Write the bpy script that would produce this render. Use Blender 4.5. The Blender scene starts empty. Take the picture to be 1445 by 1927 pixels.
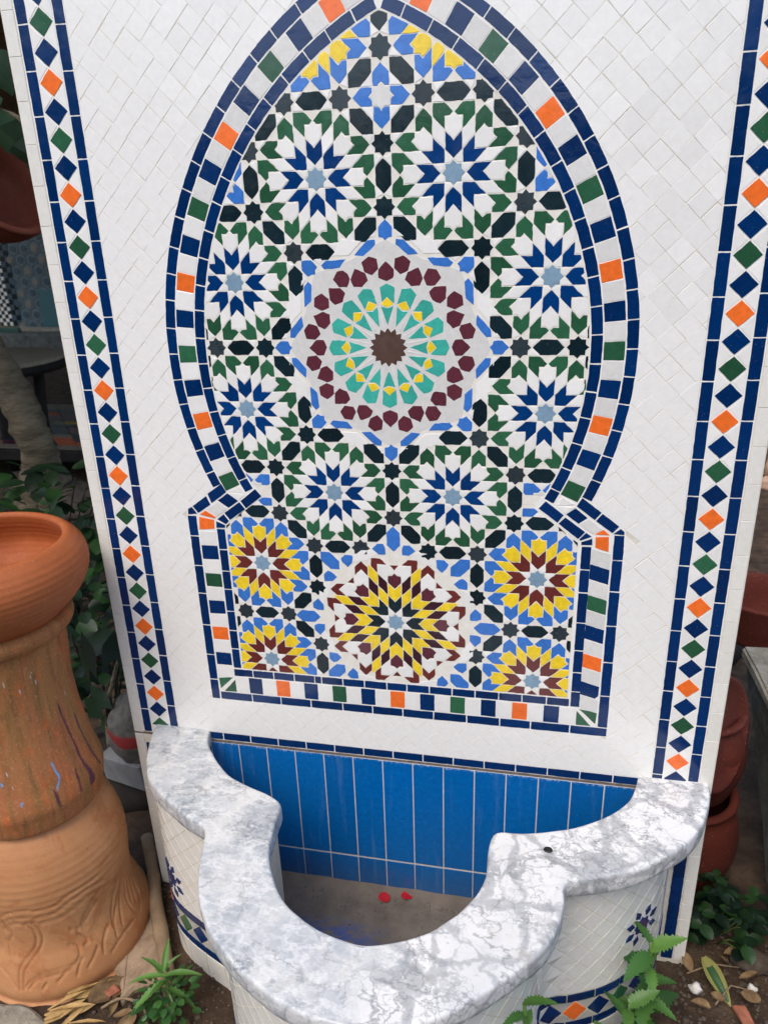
import bpy, bmesh, math, random
import numpy as np
from mathutils import Vector, Matrix, noise
from mathutils.geometry import tessellate_polygon
random.seed(7); rng = np.random.default_rng(7)
SC = bpy.context.scene
COL = SC.collection
# ------------------------------------------------------------------ camera, sky, sun, exposure
# wall units: u to the right, v up, w out of the wall; 1 unit = 0.1 m; ground at v = -12
def P(u, v, w=0.0): return Vector((u * .1, -w * .1, (v + 12) * .1))
cam_d = bpy.data.cameras.new('camera'); cam = bpy.data.objects.new('camera', cam_d); COL.objects.link(cam)
Rm = ((0.97966835, -0.031173, -0.19818721), (0.04274612, -0.93273825, 0.35801135), (-0.19601708, -0.35920412, -0.91244162))
ax = lambda r, s: Vector((r[0] * s, -r[2] * s, r[1] * s))
X, Y, Z = ax(Rm[0], 1), ax(Rm[1], -1), ax(Rm[2], -1)
M = Matrix((X, Y, Z)).transposed().to_4x4(); M.translation = P(2.25387, 1.68567, 11.21262)
cam.matrix_world = M
cam_d.sensor_fit = 'HORIZONTAL'; cam_d.sensor_width = 36; cam_d.lens = 36 * 1376.472 / 1445
cam_d.clip_start = .02; cam_d.clip_end = 500
cam_d.dof.use_dof = True; cam_d.dof.focus_distance = 1.15; cam_d.dof.aperture_fstop = 11
SC.camera = cam
SUN_EL, SUN_AZ = math.radians(56), math.radians(196)      # azimuth clockwise from +Y; the fountain faces -Y
w_ = bpy.data.worlds.new('World'); SC.world = w_; w_.use_nodes = True
nt = w_.node_tree; nt.nodes.clear()
sky = nt.nodes.new('ShaderNodeTexSky'); sky.sky_type = 'NISHITA'; sky.sun_disc = False
sky.sun_elevation = SUN_EL; sky.sun_rotation = SUN_AZ; sky.air_density = 1.0; sky.dust_density = 2.4; sky.ozone_density = 0.2
bg = nt.nodes.new('ShaderNodeBackground'); bg.inputs[1].default_value = .15
wo = nt.nodes.new('ShaderNodeOutputWorld')
nt.links.new(sky.outputs[0], bg.inputs[0]); nt.links.new(bg.outputs[0], wo.inputs[0])
sd = bpy.data.lights.new('sun', 'SUN'); sd.energy = .7; sd.angle = math.radians(28); sd.color = (1, .93, .83)
sun = bpy.data.objects.new('sun', sd); COL.objects.link(sun)
sdir = Vector((math.sin(SUN_AZ) * math.cos(SUN_EL), math.cos(SUN_AZ) * math.cos(SUN_EL), math.sin(SUN_EL)))
sun.rotation_euler = sdir.to_track_quat('Z', 'Y').to_euler(); sun.location = (0, -3, 5)
SC.view_settings.view_transform = 'Standard'; SC.view_settings.look = 'None'
SC.view_settings.exposure = 0.84; SC.view_settings.gamma = 1

# ------------------------------------------------------------------ materials
def srgb(r, g, b):
    f = lambda c: (c / 255 / 12.92) if c <= 10.3 else ((c / 255 + .055) / 1.055) ** 2.4
    return (f(r), f(g), f(b), 1)
class NT:
    def __init__(s, name):
        s.m = bpy.data.materials.new(name); s.m.use_nodes = True; s.t = s.m.node_tree
        s.b = s.t.nodes['Principled BSDF']; s.pos = None
    def n(s, kind, **kw):
        x = s.t.nodes.new(kind)
        for k, v in kw.items():
            if k.startswith('i_'): x.inputs[k[2:].replace('_', ' ')].default_value = v
            else: setattr(x, k, v)
        return x
    def l(s, a, b): s.t.links.new(a, b)
    def P(s):
        if s.pos is None: s.pos = s.n('ShaderNodeNewGeometry').outputs['Position']
        return s.pos
    def scaled(s, v):
        m = s.n('ShaderNodeMapping'); m.inputs['Scale'].default_value = v; s.l(s.P(), m.inputs[0]); return m.outputs[0]
    def noise(s, scale, detail=4, rough=.55, vec=None, dist=0):
        x = s.n('ShaderNodeTexNoise'); x.inputs['Scale'].default_value = scale; x.inputs['Detail'].default_value = detail
        x.inputs['Roughness'].default_value = rough; x.inputs['Distortion'].default_value = dist
        s.l(vec if vec else s.P(), x.inputs['Vector']); return x.outputs['Fac']
    def ramp(s, fac, stops, interp='LINEAR'):
        r = s.n('ShaderNodeValToRGB'); e = r.color_ramp.elements; r.color_ramp.interpolation = interp
        while len(e) < len(stops): e.new(.5)
        for i, (p, c) in enumerate(stops): e[i].position = p; e[i].color = c if len(c) == 4 else (*c, 1)
        s.l(fac, r.inputs[0]); return r.outputs[0]
    def mix(s, fac, a, b, mode='MIX'):
        x = s.n('ShaderNodeMix', data_type='RGBA', blend_type=mode)
        for inp, v in ((x.inputs[0], fac), (x.inputs[6], a), (x.inputs[7], b)):
            if hasattr(v, 'links') or isinstance(v, bpy.types.NodeSocket): s.l(v, inp)
            else: inp.default_value = v
        return x.outputs[2]
    def bump(s, h, strength, dist=.002):
        b = s.n('ShaderNodeBump'); b.inputs['Strength'].default_value = strength; b.inputs['Distance'].default_value = dist
        s.l(h, b.inputs['Height']); s.l(b.outputs[0], s.b.inputs['Normal']); return b
    def base(s, c):
        if isinstance(c, bpy.types.NodeSocket): s.l(c, s.b.inputs['Base Color'])
        else: s.b.inputs['Base Color'].default_value = c
    def math(s, op, a, b=0.0):
        x = s.n('ShaderNodeMath', operation=op)
        for i, v in enumerate((a, b)):
            if isinstance(v, bpy.types.NodeSocket): s.l(v, x.inputs[i])
            else: x.inputs[i].default_value = v
        return x.outputs[0]
MATS = {}
def glaze(name, rgb, rough=.14, var=.10, mottle=.10, bump=.10, wave=26, spec=.5, speck=(205, 200, 188)):
    t = NT(name); c = srgb(*rgb)
    oi = t.n('ShaderNodeObjectInfo').outputs['Random']
    hv = t.n('ShaderNodeHueSaturation'); hv.inputs['Color'].default_value = c
    t.l(t.math('ADD', t.math('MULTIPLY', oi, 2 * var), 1 - var), hv.inputs['Value'])
    n1 = t.noise(95, 5, .65)
    dark = tuple(x * (1 - 2.2 * mottle) for x in c[:3]) + (1,)
    t.l(t.mix(t.ramp(n1, ((.35, (0, 0, 0)), (.7, (1, 1, 1)))), (1 - 1.6 * mottle,) * 3 + (1,), (1 + .6 * mottle,) * 3 + (1,)), (mx := t.n('ShaderNodeMix', data_type='RGBA', blend_type='MULTIPLY')).inputs[7])
    t.l(hv.outputs[0], mx.inputs[6]); mx.inputs[0].default_value = 1
    # pin-holes and worn specks in the glaze
    sp = t.ramp(t.noise(520, 2, .5), ((.735, (0, 0, 0)), (.76, (1, 1, 1))))
    col = t.mix(t.math('MULTIPLY', sp, .35), mx.outputs[2], srgb(*speck))
    t.base(col)
    t.l(t.ramp(t.noise(60, 3), ((.3, (rough * .7,) * 3), (.75, (rough * 1.7,) * 3))), t.b.inputs['Roughness'])
    t.b.inputs['Specular IOR Level'].default_value = spec
    t.bump(t.noise(wave, 3, .5, dist=.6), bump, .004)
    MATS[name] = t.m; return t.m
glaze('navy', (0, 44, 96), var=.2, wave=34, bump=.13); glaze('cobalt', (0, 56, 116), var=.16, bump=.10)
glaze('orange', (250, 118, 48), var=.05); glaze('yellow', (248, 214, 50), var=.05)
glaze('green', (44, 94, 66), var=.28, bump=.14); glaze('black', (18, 38, 46), var=.28, rough=.17)
glaze('charcoal', (46, 58, 64), var=.16, rough=.3); glaze('light_blue', (62, 122, 204), var=.06)
glaze('steel_blue', (130, 160, 182), var=.07, rough=.3); glaze('maroon', (98, 48, 60), var=.10); glaze('plum', (62, 30, 42), var=.10)
glaze('red_brown', (108, 48, 44), var=.10); glaze('teal', (66, 176, 160), var=.12); glaze('brown', (84, 62, 54), rough=.35)
glaze('white', (238, 237, 232), speck=(120, 108, 88), var=.045, mottle=.03, bump=.07, rough=.12)
glaze('cream', (231, 229, 220), var=.03, mottle=.04, bump=.07, rough=.13)
glaze('pale_grey', (222, 221, 216), var=.05, mottle=.05, bump=.05, rough=.3)
glaze('basin_blue', (0, 98, 172), var=.10, rough=.16, bump=.07, wave=14)
def limescale():
    m = MATS['basin_blue']; t = NT.__new__(NT); t.m = m; t.t = m.node_tree; t.b = t.t.nodes['Principled BSDF']; t.pos = None
    old = t.b.inputs['Base Color'].links[0].from_socket
    sx = t.n('ShaderNodeSeparateXYZ'); t.l(t.P(), sx.inputs[0])
    drip = t.ramp(t.noise(9, 5, .7, t.scaled((5, 5, .45))), ((.56, (0, 0, 0)), (.74, (1, 1, 1))))
    chip = t.math('MULTIPLY', t.ramp(t.noise(190, 4, .7), ((.52, (0, 0, 0)), (.58, (1, 1, 1)))), t.ramp(t.math('ADD', sx.outputs[2], t.math('MULTIPLY', t.noise(40, 3), .012)), ((.4105, (0, 0, 0)), (.416, (1, 1, 1)))))
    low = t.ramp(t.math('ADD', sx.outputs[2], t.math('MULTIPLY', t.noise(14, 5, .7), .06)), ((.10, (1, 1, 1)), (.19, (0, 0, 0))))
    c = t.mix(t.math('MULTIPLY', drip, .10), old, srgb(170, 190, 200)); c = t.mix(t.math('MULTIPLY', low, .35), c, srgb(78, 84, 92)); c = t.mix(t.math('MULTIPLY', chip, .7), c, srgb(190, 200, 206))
    t.base(c)
limescale()

def grout_mat(name, c1, c2, rough=.85):
    t = NT(name); n = t.noise(70, 6, .7)
    col = t.mix(t.ramp(n, ((.35, (0, 0, 0)), (.7, (1, 1, 1)))), srgb(*c1), srgb(*c2))
    d = t.ramp(t.noise(14, 5, .7), ((.62, (0, 0, 0)), (.75, (1, 1, 1))))
    t.base(t.mix(t.math('MULTIPLY', d, .55), col, srgb(150, 138, 112)))
    t.b.inputs['Roughness'].default_value = rough; t.bump(t.noise(260, 4), .3, .001); MATS[name] = t.m
grout_mat('grout', (210, 203, 186), (230, 226, 214)); grout_mat('grout_white', (232, 230, 222), (240, 239, 234)); grout_mat('grout_zellige', (224, 219, 206), (236, 233, 224)); grout_mat('grout_cream', (198, 188, 164), (218, 212, 194)); grout_mat('shaded_joint', (92, 82, 74), (130, 118, 104))

def marble():
    t = NT('marble')
    sx = t.n('ShaderNodeSeparateXYZ'); t.l(t.P(), sx.inputs[0])
    right = t.ramp(t.math('ADD', t.math('ADD', sx.outputs[0], t.math('MULTIPLY', sx.outputs[1], -.22)), t.math('MULTIPLY', t.math('SUBTRACT', t.noise(9, 3), .5), .30)), ((.08, (0, 0, 0)), (.17, (1, 1, 1))))
    def warp(sc, amp, seed):
        wv = t.n('ShaderNodeTexNoise'); wv.inputs['Scale'].default_value = sc; wv.inputs['Detail'].default_value = 6; wv.inputs['Roughness'].default_value = .62
        mp = t.n('ShaderNodeMapping'); mp.inputs['Location'].default_value = (seed, seed * .7, 0); t.l(t.P(), mp.inputs[0]); t.l(mp.outputs[0], wv.inputs['Vector'])
        sub = t.n('ShaderNodeVectorMath', operation='SUBTRACT'); t.l(wv.outputs['Color'], sub.inputs[0]); sub.inputs[1].default_value = (.5, .5, .5)
        ma = t.n('ShaderNodeVectorMath', operation='MULTIPLY_ADD'); t.l(sub.outputs[0], ma.inputs[0]); ma.inputs[1].default_value = (amp,) * 3; t.l(t.P(), ma.inputs[2]); return ma.outputs[0]
    def veins(sc, wdt, vec, rnd=1.0, soft=.25):
        v = t.n('ShaderNodeTexVoronoi', feature='DISTANCE_TO_EDGE'); v.inputs['Scale'].default_value = sc; v.inputs['Randomness'].default_value = rnd; t.l(vec, v.inputs['Vector'])
        return t.ramp(v.outputs['Distance'], ((0, (1, 1, 1)), (wdt * soft, (.75,) * 3), (wdt, (0, 0, 0))))
    M_ = lambda a, b: t.math('MULTIPLY', a, b)
    thr = lambda sc, lo, hi, d=5, r=.65: t.ramp(t.noise(sc, d, r), ((lo, (0, 0, 0)), (hi, (1, 1, 1))))
    def ridge(sc, wdt, vec=None, d=6, r=.6, seed=0, peak=.9):
        if vec is None:
            mp = t.n('ShaderNodeMapping'); mp.inputs['Location'].default_value = (seed, -seed, seed * .5); mp.inputs['Rotation'].default_value = (0, 0, .6); mp.inputs['Scale'].default_value = (1, 1.7, 1); t.l(t.P(), mp.inputs[0]); vec = mp.outputs[0]
        return t.ramp(t.math('ABSOLUTE', t.math('SUBTRACT', t.noise(sc, d, r, vec), .5)), ((0, (peak,) * 3), (wdt * .35, (peak * .55,) * 3), (wdt, (0, 0, 0))))
    # right: white breccia cells with irregular grey veins
    def vein_w(sc, vec, msc, lo, hi, wmax, peak):
        v = t.n('ShaderNodeTexVoronoi', feature='DISTANCE_TO_EDGE'); v.inputs['Scale'].default_value = sc; t.l(vec, v.inputs['Vector'])
        d = t.math('SUBTRACT', v.outputs['Distance'], M_(thr(msc, lo, hi, 4, .6), wmax))
        return t.ramp(t.math('ADD', d, wmax), ((wmax * .25, (peak,) * 3), (wmax * 1.0, (peak * .8,) * 3), (wmax + .035, (0, 0, 0))))
    cell = t.ramp(t.noise(8, 4, .5, dist=.6), ((.3, srgb(220, 221, 221)), (.5, srgb(233, 233, 231)), (.7, srgb(241, 240, 237))))
    w1, w2 = warp(13, .085, 0), warp(24, .06, 3)
    cR = t.mix(vein_w(9.5, w1, 7, .38, .66, .085, .62), cell, srgb(146, 150, 154))
    cR = t.mix(M_(vein_w(21, w2, 10, .46, .70, .07, .70), thr(6.5, .40, .54)), cR, srgb(142, 146, 150))
    cR = t.mix(M_(M_(veins(44, .05, w2), thr(9, .48, .58)), .6), cR, srgb(140, 144, 148))
    cR = t.mix(M_(ridge(5.0, .012, seed=2, d=5), .75), cR, srgb(128, 132, 137))
    cR = t.mix(M_(M_(ridge(10, .012, seed=5, d=4), thr(8, .40, .54)), .7), cR, srgb(134, 138, 142))
    # left: pale blue grey cloud with white hairlines and darker smudges
    cloud = t.ramp(t.noise(9, 7, .62, dist=1.2), ((.32, srgb(158, 166, 172)), (.45, srgb(188, 194, 198)), (.57, srgb(206, 209, 209)), (.72, srgb(222, 222, 217))))
    cL = t.mix(M_(ridge(12, .035, seed=9), .75), cloud, srgb(240, 241, 240))
    cL = t.mix(M_(ridge(34, .05, seed=13), .45), cL, srgb(240, 240, 238))
    cL = t.mix(M_(M_(veins(24, .07, warp(24, .06, 11)), thr(10, .40, .60)), .55), cL, srgb(238, 239, 238))
    cL = t.mix(M_(M_(ridge(12, .028, seed=21), thr(9, .42, .56)), .75), cL, srgb(126, 132, 138))
    back = t.ramp(t.math('ADD', sx.outputs[1], M_(t.math('SUBTRACT', t.noise(14, 4), .5), .12)), ((-.0, (0, 0, 0)), (.0, (0, 0, 0))))
    col = t.mix(right, cL, cR)
    spots = M_(thr(110, .54, .64, 5, .75), thr(8, .58, .68, 3))
    col = t.mix(M_(spots, .75), col, srgb(88, 98, 110))
    col = t.mix(M_(thr(17, .60, .76, 6, .7), .40), col, srgb(200, 186, 158))
    col = t.mix(1.0, col, (.885, .88, .87, 1), 'MULTIPLY')
    t.base(col); t.b.inputs['Roughness'].default_value = .3
    t.l(t.ramp(t.noise(30, 4), ((.3, (.2,) * 3), (.7, (.42,) * 3))), t.b.inputs['Roughness'])
    t.bump(t.noise(60, 4), .05, .002); MATS['marble'] = t.m
marble()
def rough_mat(name, stops, scale, rough=.9, bscale=80, bstr=.5, bdist=.004, stretch=None, detail=7, spec=.3):
    t = NT(name); v = t.scaled(stretch) if stretch else None
    t.base(t.ramp(t.noise(scale, detail, .65, v), [(p, srgb(*c)) for p, c in stops]))
    t.b.inputs['Roughness'].default_value = rough; t.b.inputs['Specular IOR Level'].default_value = spec
    t.bump(t.noise(bscale, 6, .65, v), bstr, bdist); MATS[name] = t.m; return t
rough_mat('soil', ((.3, (46, 36, 28)), (.5, (72, 57, 44)), (.7, (98, 80, 62)), (.8, (60, 48, 38))), 14, .95, 90, .9, .01)
rough_mat('concrete_floor', ((.3, (92, 86, 80)), (.5, (116, 110, 102)), (.72, (136, 128, 118))), 12, .9, 160, .35, .003)
rough_mat('rough_stone', ((.3, (118, 112, 98)), (.5, (150, 144, 128)), (.7, (172, 166, 150))), 18, .9, 60, .8, .012)
rough_mat('concrete_grey', ((.3, (74, 78, 76)), (.6, (104, 108, 104)), (.8, (120, 122, 116))), 16, .95, 90, .9, .008)
rough_mat('sandstone', ((.3, (134, 114, 92)), (.5, (164, 142, 118)), (.75, (182, 162, 136))), 24, .95, 220, .6, .004)
rough_mat('wood_stick', ((.3, (104, 86, 66)), (.5, (136, 116, 92)), (.75, (156, 136, 110))), 16, .9, 60, .6, .004, (1, 1, .2))
rough_mat('bark', ((.3, (92, 82, 64)), (.5, (126, 114, 92)), (.75, (152, 140, 116))), 9, .95, 22, 1.0, .02, (1, 1, 3.5))
rough_mat('plaster_brown', ((.3, (92, 80, 60)), (.6, (122, 108, 84)), (.8, (134, 122, 98))), 2, .95, 30, .3, .01)
rough_mat('dry_leaf', ((.3, (84, 66, 46)), (.5, (122, 98, 68)), (.75, (150, 128, 92))), 40, .85, 120, .4, .002)
rough_mat('straw', ((.3, (150, 118, 70)), (.6, (192, 160, 106)), (.8, (208, 182, 132))), 30, .85, 120, .3, .002)
rough_mat('stone_dark', ((.3, (64, 56, 48)), (.55, (88, 78, 68)), (.8, (112, 100, 88))), 22, .9, 90, .6, .006)
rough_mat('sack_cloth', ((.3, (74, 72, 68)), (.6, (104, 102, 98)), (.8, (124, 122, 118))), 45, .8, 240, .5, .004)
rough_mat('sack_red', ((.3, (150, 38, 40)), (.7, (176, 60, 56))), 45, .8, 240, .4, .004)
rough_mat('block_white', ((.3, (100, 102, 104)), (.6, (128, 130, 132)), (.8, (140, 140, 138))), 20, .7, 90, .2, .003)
rough_mat('dark_wood', ((.3, (26, 24, 22)), (.7, (44, 40, 36))), 20, .8, 60, .4, .004)
rough_mat('grey_table', ((.3, (130, 122, 102)), (.6, (164, 154, 132)), (.8, (184, 174, 152))), 30, .8, 50, .5, .006, (.3, 3, 1))
rough_mat('red_petal', ((.3, (150, 16, 30)), (.7, (186, 30, 44))), 60, .6, 120, .2, .001)
rough_mat('chip_white', ((.3, (190, 186, 178)), (.7, (226, 222, 214))), 60, .8, 120, .5, .002)
rough_mat('brick_red', ((.3, (138, 84, 62)), (.7, (176, 112, 86))), 40, .9, 120, .5, .003)
rough_mat('pale_clay', ((.3, (206, 164, 138)), (.7, (226, 188, 160))), 30, .6, 60, .2, .002)
rough_mat('black_metal', ((.3, (20, 20, 22)), (.7, (44, 42, 42))), 60, .4, 120, .2, .001)
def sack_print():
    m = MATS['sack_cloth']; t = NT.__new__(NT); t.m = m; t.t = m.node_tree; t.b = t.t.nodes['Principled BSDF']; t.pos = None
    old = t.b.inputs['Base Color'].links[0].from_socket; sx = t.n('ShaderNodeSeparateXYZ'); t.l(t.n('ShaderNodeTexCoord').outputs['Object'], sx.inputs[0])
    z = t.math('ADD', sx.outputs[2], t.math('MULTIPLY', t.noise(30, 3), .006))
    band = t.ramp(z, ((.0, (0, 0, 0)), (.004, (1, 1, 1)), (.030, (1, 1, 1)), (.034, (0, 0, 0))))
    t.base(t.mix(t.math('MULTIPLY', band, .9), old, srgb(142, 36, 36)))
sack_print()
def terracotta(name, c0, c1, c2, streak=False, paint=False, sheen=.62, blotch=None):
    t = NT(name); uv = t.n('ShaderNodeUVMap').outputs[0]
    mp = t.n('ShaderNodeMapping'); mp.inputs['Scale'].default_value = (2, 55, 1); t.l(uv, mp.inputs[0])
    turn = t.noise(2.2, 6, .7, mp.outputs[0]); big = t.noise(7, 6, .65, dist=.8)
    col = t.mix(t.ramp(big, ((.36, (0, 0, 0)), (.62, (1, 1, 1)))), srgb(*c0), srgb(*c1))
    col = t.mix(t.math('MULTIPLY', t.ramp(turn, ((.45, (0, 0, 0)), (.8, (1, 1, 1)))), .35), col, srgb(*c2))
    col = t.mix(t.math('MULTIPLY', t.ramp(t.noise(70, 6, .75), ((.42, (0, 0, 0)), (.75, (1, 1, 1)))), .30), col, srgb(*[int(v * .80) for v in c0]))
    if blotch:
        b1 = t.ramp(t.noise(11, 5, .7, dist=1.4), ((.53, (0, 0, 0)), (.60, (1, 1, 1)))); col = t.mix(t.math('MULTIPLY', b1, .45), col, srgb(*blotch))
    if streak:
        def st(scale, loc, lo, hi, colr, amt):
            nonlocal col
            m2 = t.n('ShaderNodeMapping'); m2.inputs['Scale'].default_value = scale; m2.inputs['Location'].default_value = loc; t.l(uv, m2.inputs[0])
            col = t.mix(t.math('MULTIPLY', t.ramp(t.noise(3.2, 6, .66, m2.outputs[0], .5), ((lo, (0, 0, 0)), (hi, (1, 1, 1)))), amt), col, srgb(*colr))
        st((4, 1.6, 1), (3, 5, 0), .38, .60, (160, 116, 68), .75)
        st((11, 1.8, 1), (9, 1, 0), .48, .60, (126, 96, 52), .55)
        st((20, 2.6, 1), (1, 7, 0), .55, .64, (96, 70, 42), .45)
        st((7, 3.5, 1), (5, 2, 0), .55, .68, (206, 104, 48), .8)
        col = t.mix(t.math('MULTIPLY', t.ramp(t.noise(210, 3, .6), ((.55, (0, 0, 0)), (.70, (1, 1, 1)))), .35), col, srgb(212, 158, 116))
    spk = t.ramp(t.noise(330, 2), ((.70, (0, 0, 0)), (.73, (1, 1, 1)))); col = t.mix(t.math('MULTIPLY', spk, .5), col, srgb(214, 190, 160))
    if paint:
        a = t.n('ShaderNodeAttribute', attribute_name='paint'); m = t.n('ShaderNodeAttribute', attribute_name='paint_mask')
        col = t.mix(m.outputs['Fac'], col, a.outputs['Color'])
    t.base(col); t.b.inputs['Roughness'].default_value = sheen; t.b.inputs['Specular IOR Level'].default_value = .35
    t.bump(t.math('ADD', t.math('MULTIPLY', turn, .5), t.noise(160, 5, .7)), .10 if not streak else .28, .003); MATS[name] = t.m
terracotta('terracotta_bowl', (162, 84, 40), (174, 98, 54), (140, 74, 34))
terracotta('terracotta_pipe', (164, 92, 52), (174, 108, 70), (138, 90, 52), streak=True, paint=True, sheen=.8)
terracotta('terracotta_urn', (196, 144, 100), (184, 128, 84), (204, 156, 114), blotch=(164, 100, 58))
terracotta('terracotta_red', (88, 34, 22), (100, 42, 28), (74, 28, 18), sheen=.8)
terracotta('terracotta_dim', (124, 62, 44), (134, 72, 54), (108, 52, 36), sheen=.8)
def leafmat(name, c, c2, rough=.45, trans=.25):
    t = NT(name); oi = t.n('ShaderNodeObjectInfo').outputs['Random']
    n = t.noise(60, 4); f = t.math('ADD', t.math('MULTIPLY', oi, .6), t.math('MULTIPLY', n, .4))
    t.base(t.ramp(f, ((.2, srgb(*c)), (.75, srgb(*c2))))); t.b.inputs['Roughness'].default_value = rough
    tr = t.n('ShaderNodeBsdfTranslucent'); tr.inputs[0].default_value = srgb(*c2); mx = t.n('ShaderNodeMixShader'); mx.inputs[0].default_value = trans
    t.l(t.b.outputs[0], mx.inputs[1]); t.l(tr.outputs[0], mx.inputs[2]); t.l(mx.outputs[0], t.t.nodes['Material Output'].inputs[0])
    t.bump(t.noise(110, 3), .25, .002); MATS[name] = t.m
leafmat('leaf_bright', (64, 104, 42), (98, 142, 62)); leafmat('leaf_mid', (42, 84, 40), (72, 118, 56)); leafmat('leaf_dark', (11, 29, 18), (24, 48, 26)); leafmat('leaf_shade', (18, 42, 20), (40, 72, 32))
leafmat('leaf_fig', (30, 54, 36), (50, 80, 50), .6, .15); leafmat('leaf_variegated', (150, 148, 84), (186, 178, 110)); leafmat('stem_green', (92, 130, 62), (118, 150, 84))

# ------------------------------------------------------------------ object helpers
def link(name, me, mat=None, parent=None, loc=None, kind=None):
    o = bpy.data.objects.new(name, me); COL.objects.link(o)
    if mat and me is not None and not me.materials: me.materials.append(MATS[mat])
    if loc is not None: o.location = loc
    if parent: o.parent = parent
    if kind: o['kind'] = kind
    return o
def tag(o, label, cat, group=None):
    o['label'] = label; o['category'] = cat
    if group: o['group'] = group
    return o
def thing(name, loc, label, cat, group=None): return tag(link(name, None, loc=loc), label, cat, group)
def mesh(verts, faces, smooth=False):
    me = bpy.data.meshes.new('m'); me.from_pydata([tuple(v) for v in verts], [], faces)
    if smooth: me.polygons.foreach_set('use_smooth', [True] * len(me.polygons))
    me.update(); return me
def area(p): return .5 * sum(p[i][0] * p[(i + 1) % len(p)][1] - p[(i + 1) % len(p)][0] * p[i][1] for i in range(len(p)))
def clean(p, eps=1e-3):
    q = []
    for a in p:
        if not q or (abs(a[0] - q[-1][0]) + abs(a[1] - q[-1][1])) > eps: q.append((a[0], a[1]))
    while len(q) > 1 and (abs(q[0][0] - q[-1][0]) + abs(q[0][1] - q[-1][1])) < eps: q.pop()
    return q
def inset(p, d):
    n = len(p); out = []
    for i in range(n):
        a, b, c = p[i - 1], p[i], p[(i + 1) % n]
        e1 = (b[0] - a[0], b[1] - a[1]); e2 = (c[0] - b[0], c[1] - b[1])
        l1 = math.hypot(*e1) or 1e-9; l2 = math.hypot(*e2) or 1e-9
        n1 = (-e1[1] / l1, e1[0] / l1); n2 = (-e2[1] / l2, e2[0] / l2)
        k = 1 + n1[0] * n2[0] + n1[1] * n2[1]; k = max(k, .45)
        out.append((b[0] + d * (n1[0] + n2[0]) / k, b[1] + d * (n1[1] + n2[1]) / k))
    return out
def clip_half(p, a, b):          # keep what lies left of a -> b
    out = []; s = lambda q: (b[0] - a[0]) * (q[1] - a[1]) - (b[1] - a[1]) * (q[0] - a[0])
    for i in range(len(p)):
        q, r = p[i], p[(i + 1) % len(p)]; sq, sr = s(q), s(r)
        if sq >= 0: out.append(q)
        if sq * sr < 0: t = sq / (sq - sr); out.append((q[0] + t * (r[0] - q[0]), q[1] + t * (r[1] - q[1])))
    return clean(out)
def clip_convex(p, c):
    for i in range(len(c)):
        if len(p) < 3: return []
        p = clip_half(p, c[i], c[(i + 1) % len(c)])
    return p
CACHE = {}
def tile(name, pts, mat, parent, w0=0.0, thick=.005, gap=.009, rag=.006, bev=.003, curve=None, tilt=.8, build=True):
    """one cut tile: outline in wall units, chamfered top edge, slightly ragged cut"""
    p = clean(pts)
    if len(p) < 3: return None
    if area(p) < 0: p = p[::-1]
    A = area(p)
    if A < .0018: return None
    cx = sum(q[0] for q in p) / len(p); cy = sum(q[1] for q in p) / len(p)
    loc2 = [(round(q[0] - cx, 3), round(q[1] - cy, 3)) for q in p]
    key = (tuple(loc2), mat, thick, gap, random.randrange(4)) if curve is None else None
    me = CACHE.get(key) if key else None
    if me is None:
        q = inset(loc2, gap); r = []
        n = len(q)
        for i in range(n):
            a, b = q[i], q[(i + 1) % n]; L = math.hypot(b[0] - a[0], b[1] - a[1])
            r.append((a[0] + random.uniform(-rag, rag) * .6, a[1] + random.uniform(-rag, rag) * .6))
            k = min(5, int(L / .075)) if rag > 0 else (min(4, int(L / .12)) if curve else 0)
            for j in range(1, k + 1):
                t = j / (k + 1); nx, ny = -(b[1] - a[1]) / L, (b[0] - a[0]) / L; d = random.uniform(-rag, rag * .5)
                r.append((a[0] + t * (b[0] - a[0]) + nx * d, a[1] + t * (b[1] - a[1]) + ny * d))
        if area(r) <= .0008: return None
        top = inset(r, bev); n = len(r)
        rings = [[(x, y, w0 - .012) for x, y in r], [(x, y, w0 + thick - bev * .6) for x, y in r], [(x, y, w0 + thick) for x, y in top]]
        if curve:
            V = [curve(x + cx, y + cy, z) for R_ in rings for x, y, z in R_]
        else:
            V = [(x * .1, -z * .1, y * .1) for R_ in rings for x, y, z in R_]
        F = [(k * n + i, k * n + (i + 1) % n, (k + 1) * n + (i + 1) % n, (k + 1) * n + i) for k in (0, 1) for i in range(n)] + [tuple(range(2 * n, 3 * n))]
        if curve:
            c0 = sum((Vector(v) for v in V), Vector()) / len(V); V = [Vector(v) - c0 for v in V]
            me = mesh(V, F); me['c0'] = tuple(c0)
        else: me = mesh(V, F)
        me.materials.append(MATS[mat])
        if key: CACHE[key] = me
    if not build: return me, (P(cx, cy, 0) if curve is None else Vector(me['c0']))
    o = link(name, me, None, parent, P(cx, cy, 0) if curve is None else Vector(me['c0']))
    if curve is None and tilt:
        half = max(max(abs(q[0] - cx), abs(q[1] - cy)) for q in p); tilt = min(tilt, math.degrees(.0013 / half))
        o.rotation_euler = (math.radians(random.gauss(0, tilt)), 0, math.radians(random.gauss(0, tilt)))
    return o
def join_stuff(name, parts, parent, kind='stuff'):
    """(mesh, location) pairs joined to one mesh"""
    V, F, MI, mats = [], [], [], []
    for me, loc in parts:
        b = len(V); V += [v.co + loc for v in me.vertices]
        m = me.materials[0]
        if m not in mats: mats.append(m)
        for pl in me.polygons: F.append([b + i for i in pl.vertices]); MI.append(mats.index(m))
    me = mesh(V, F)
    for m in mats: me.materials.append(m)
    me.polygons.foreach_set('material_index', MI)
    return link(name, me, None, parent, kind=kind)
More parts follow.
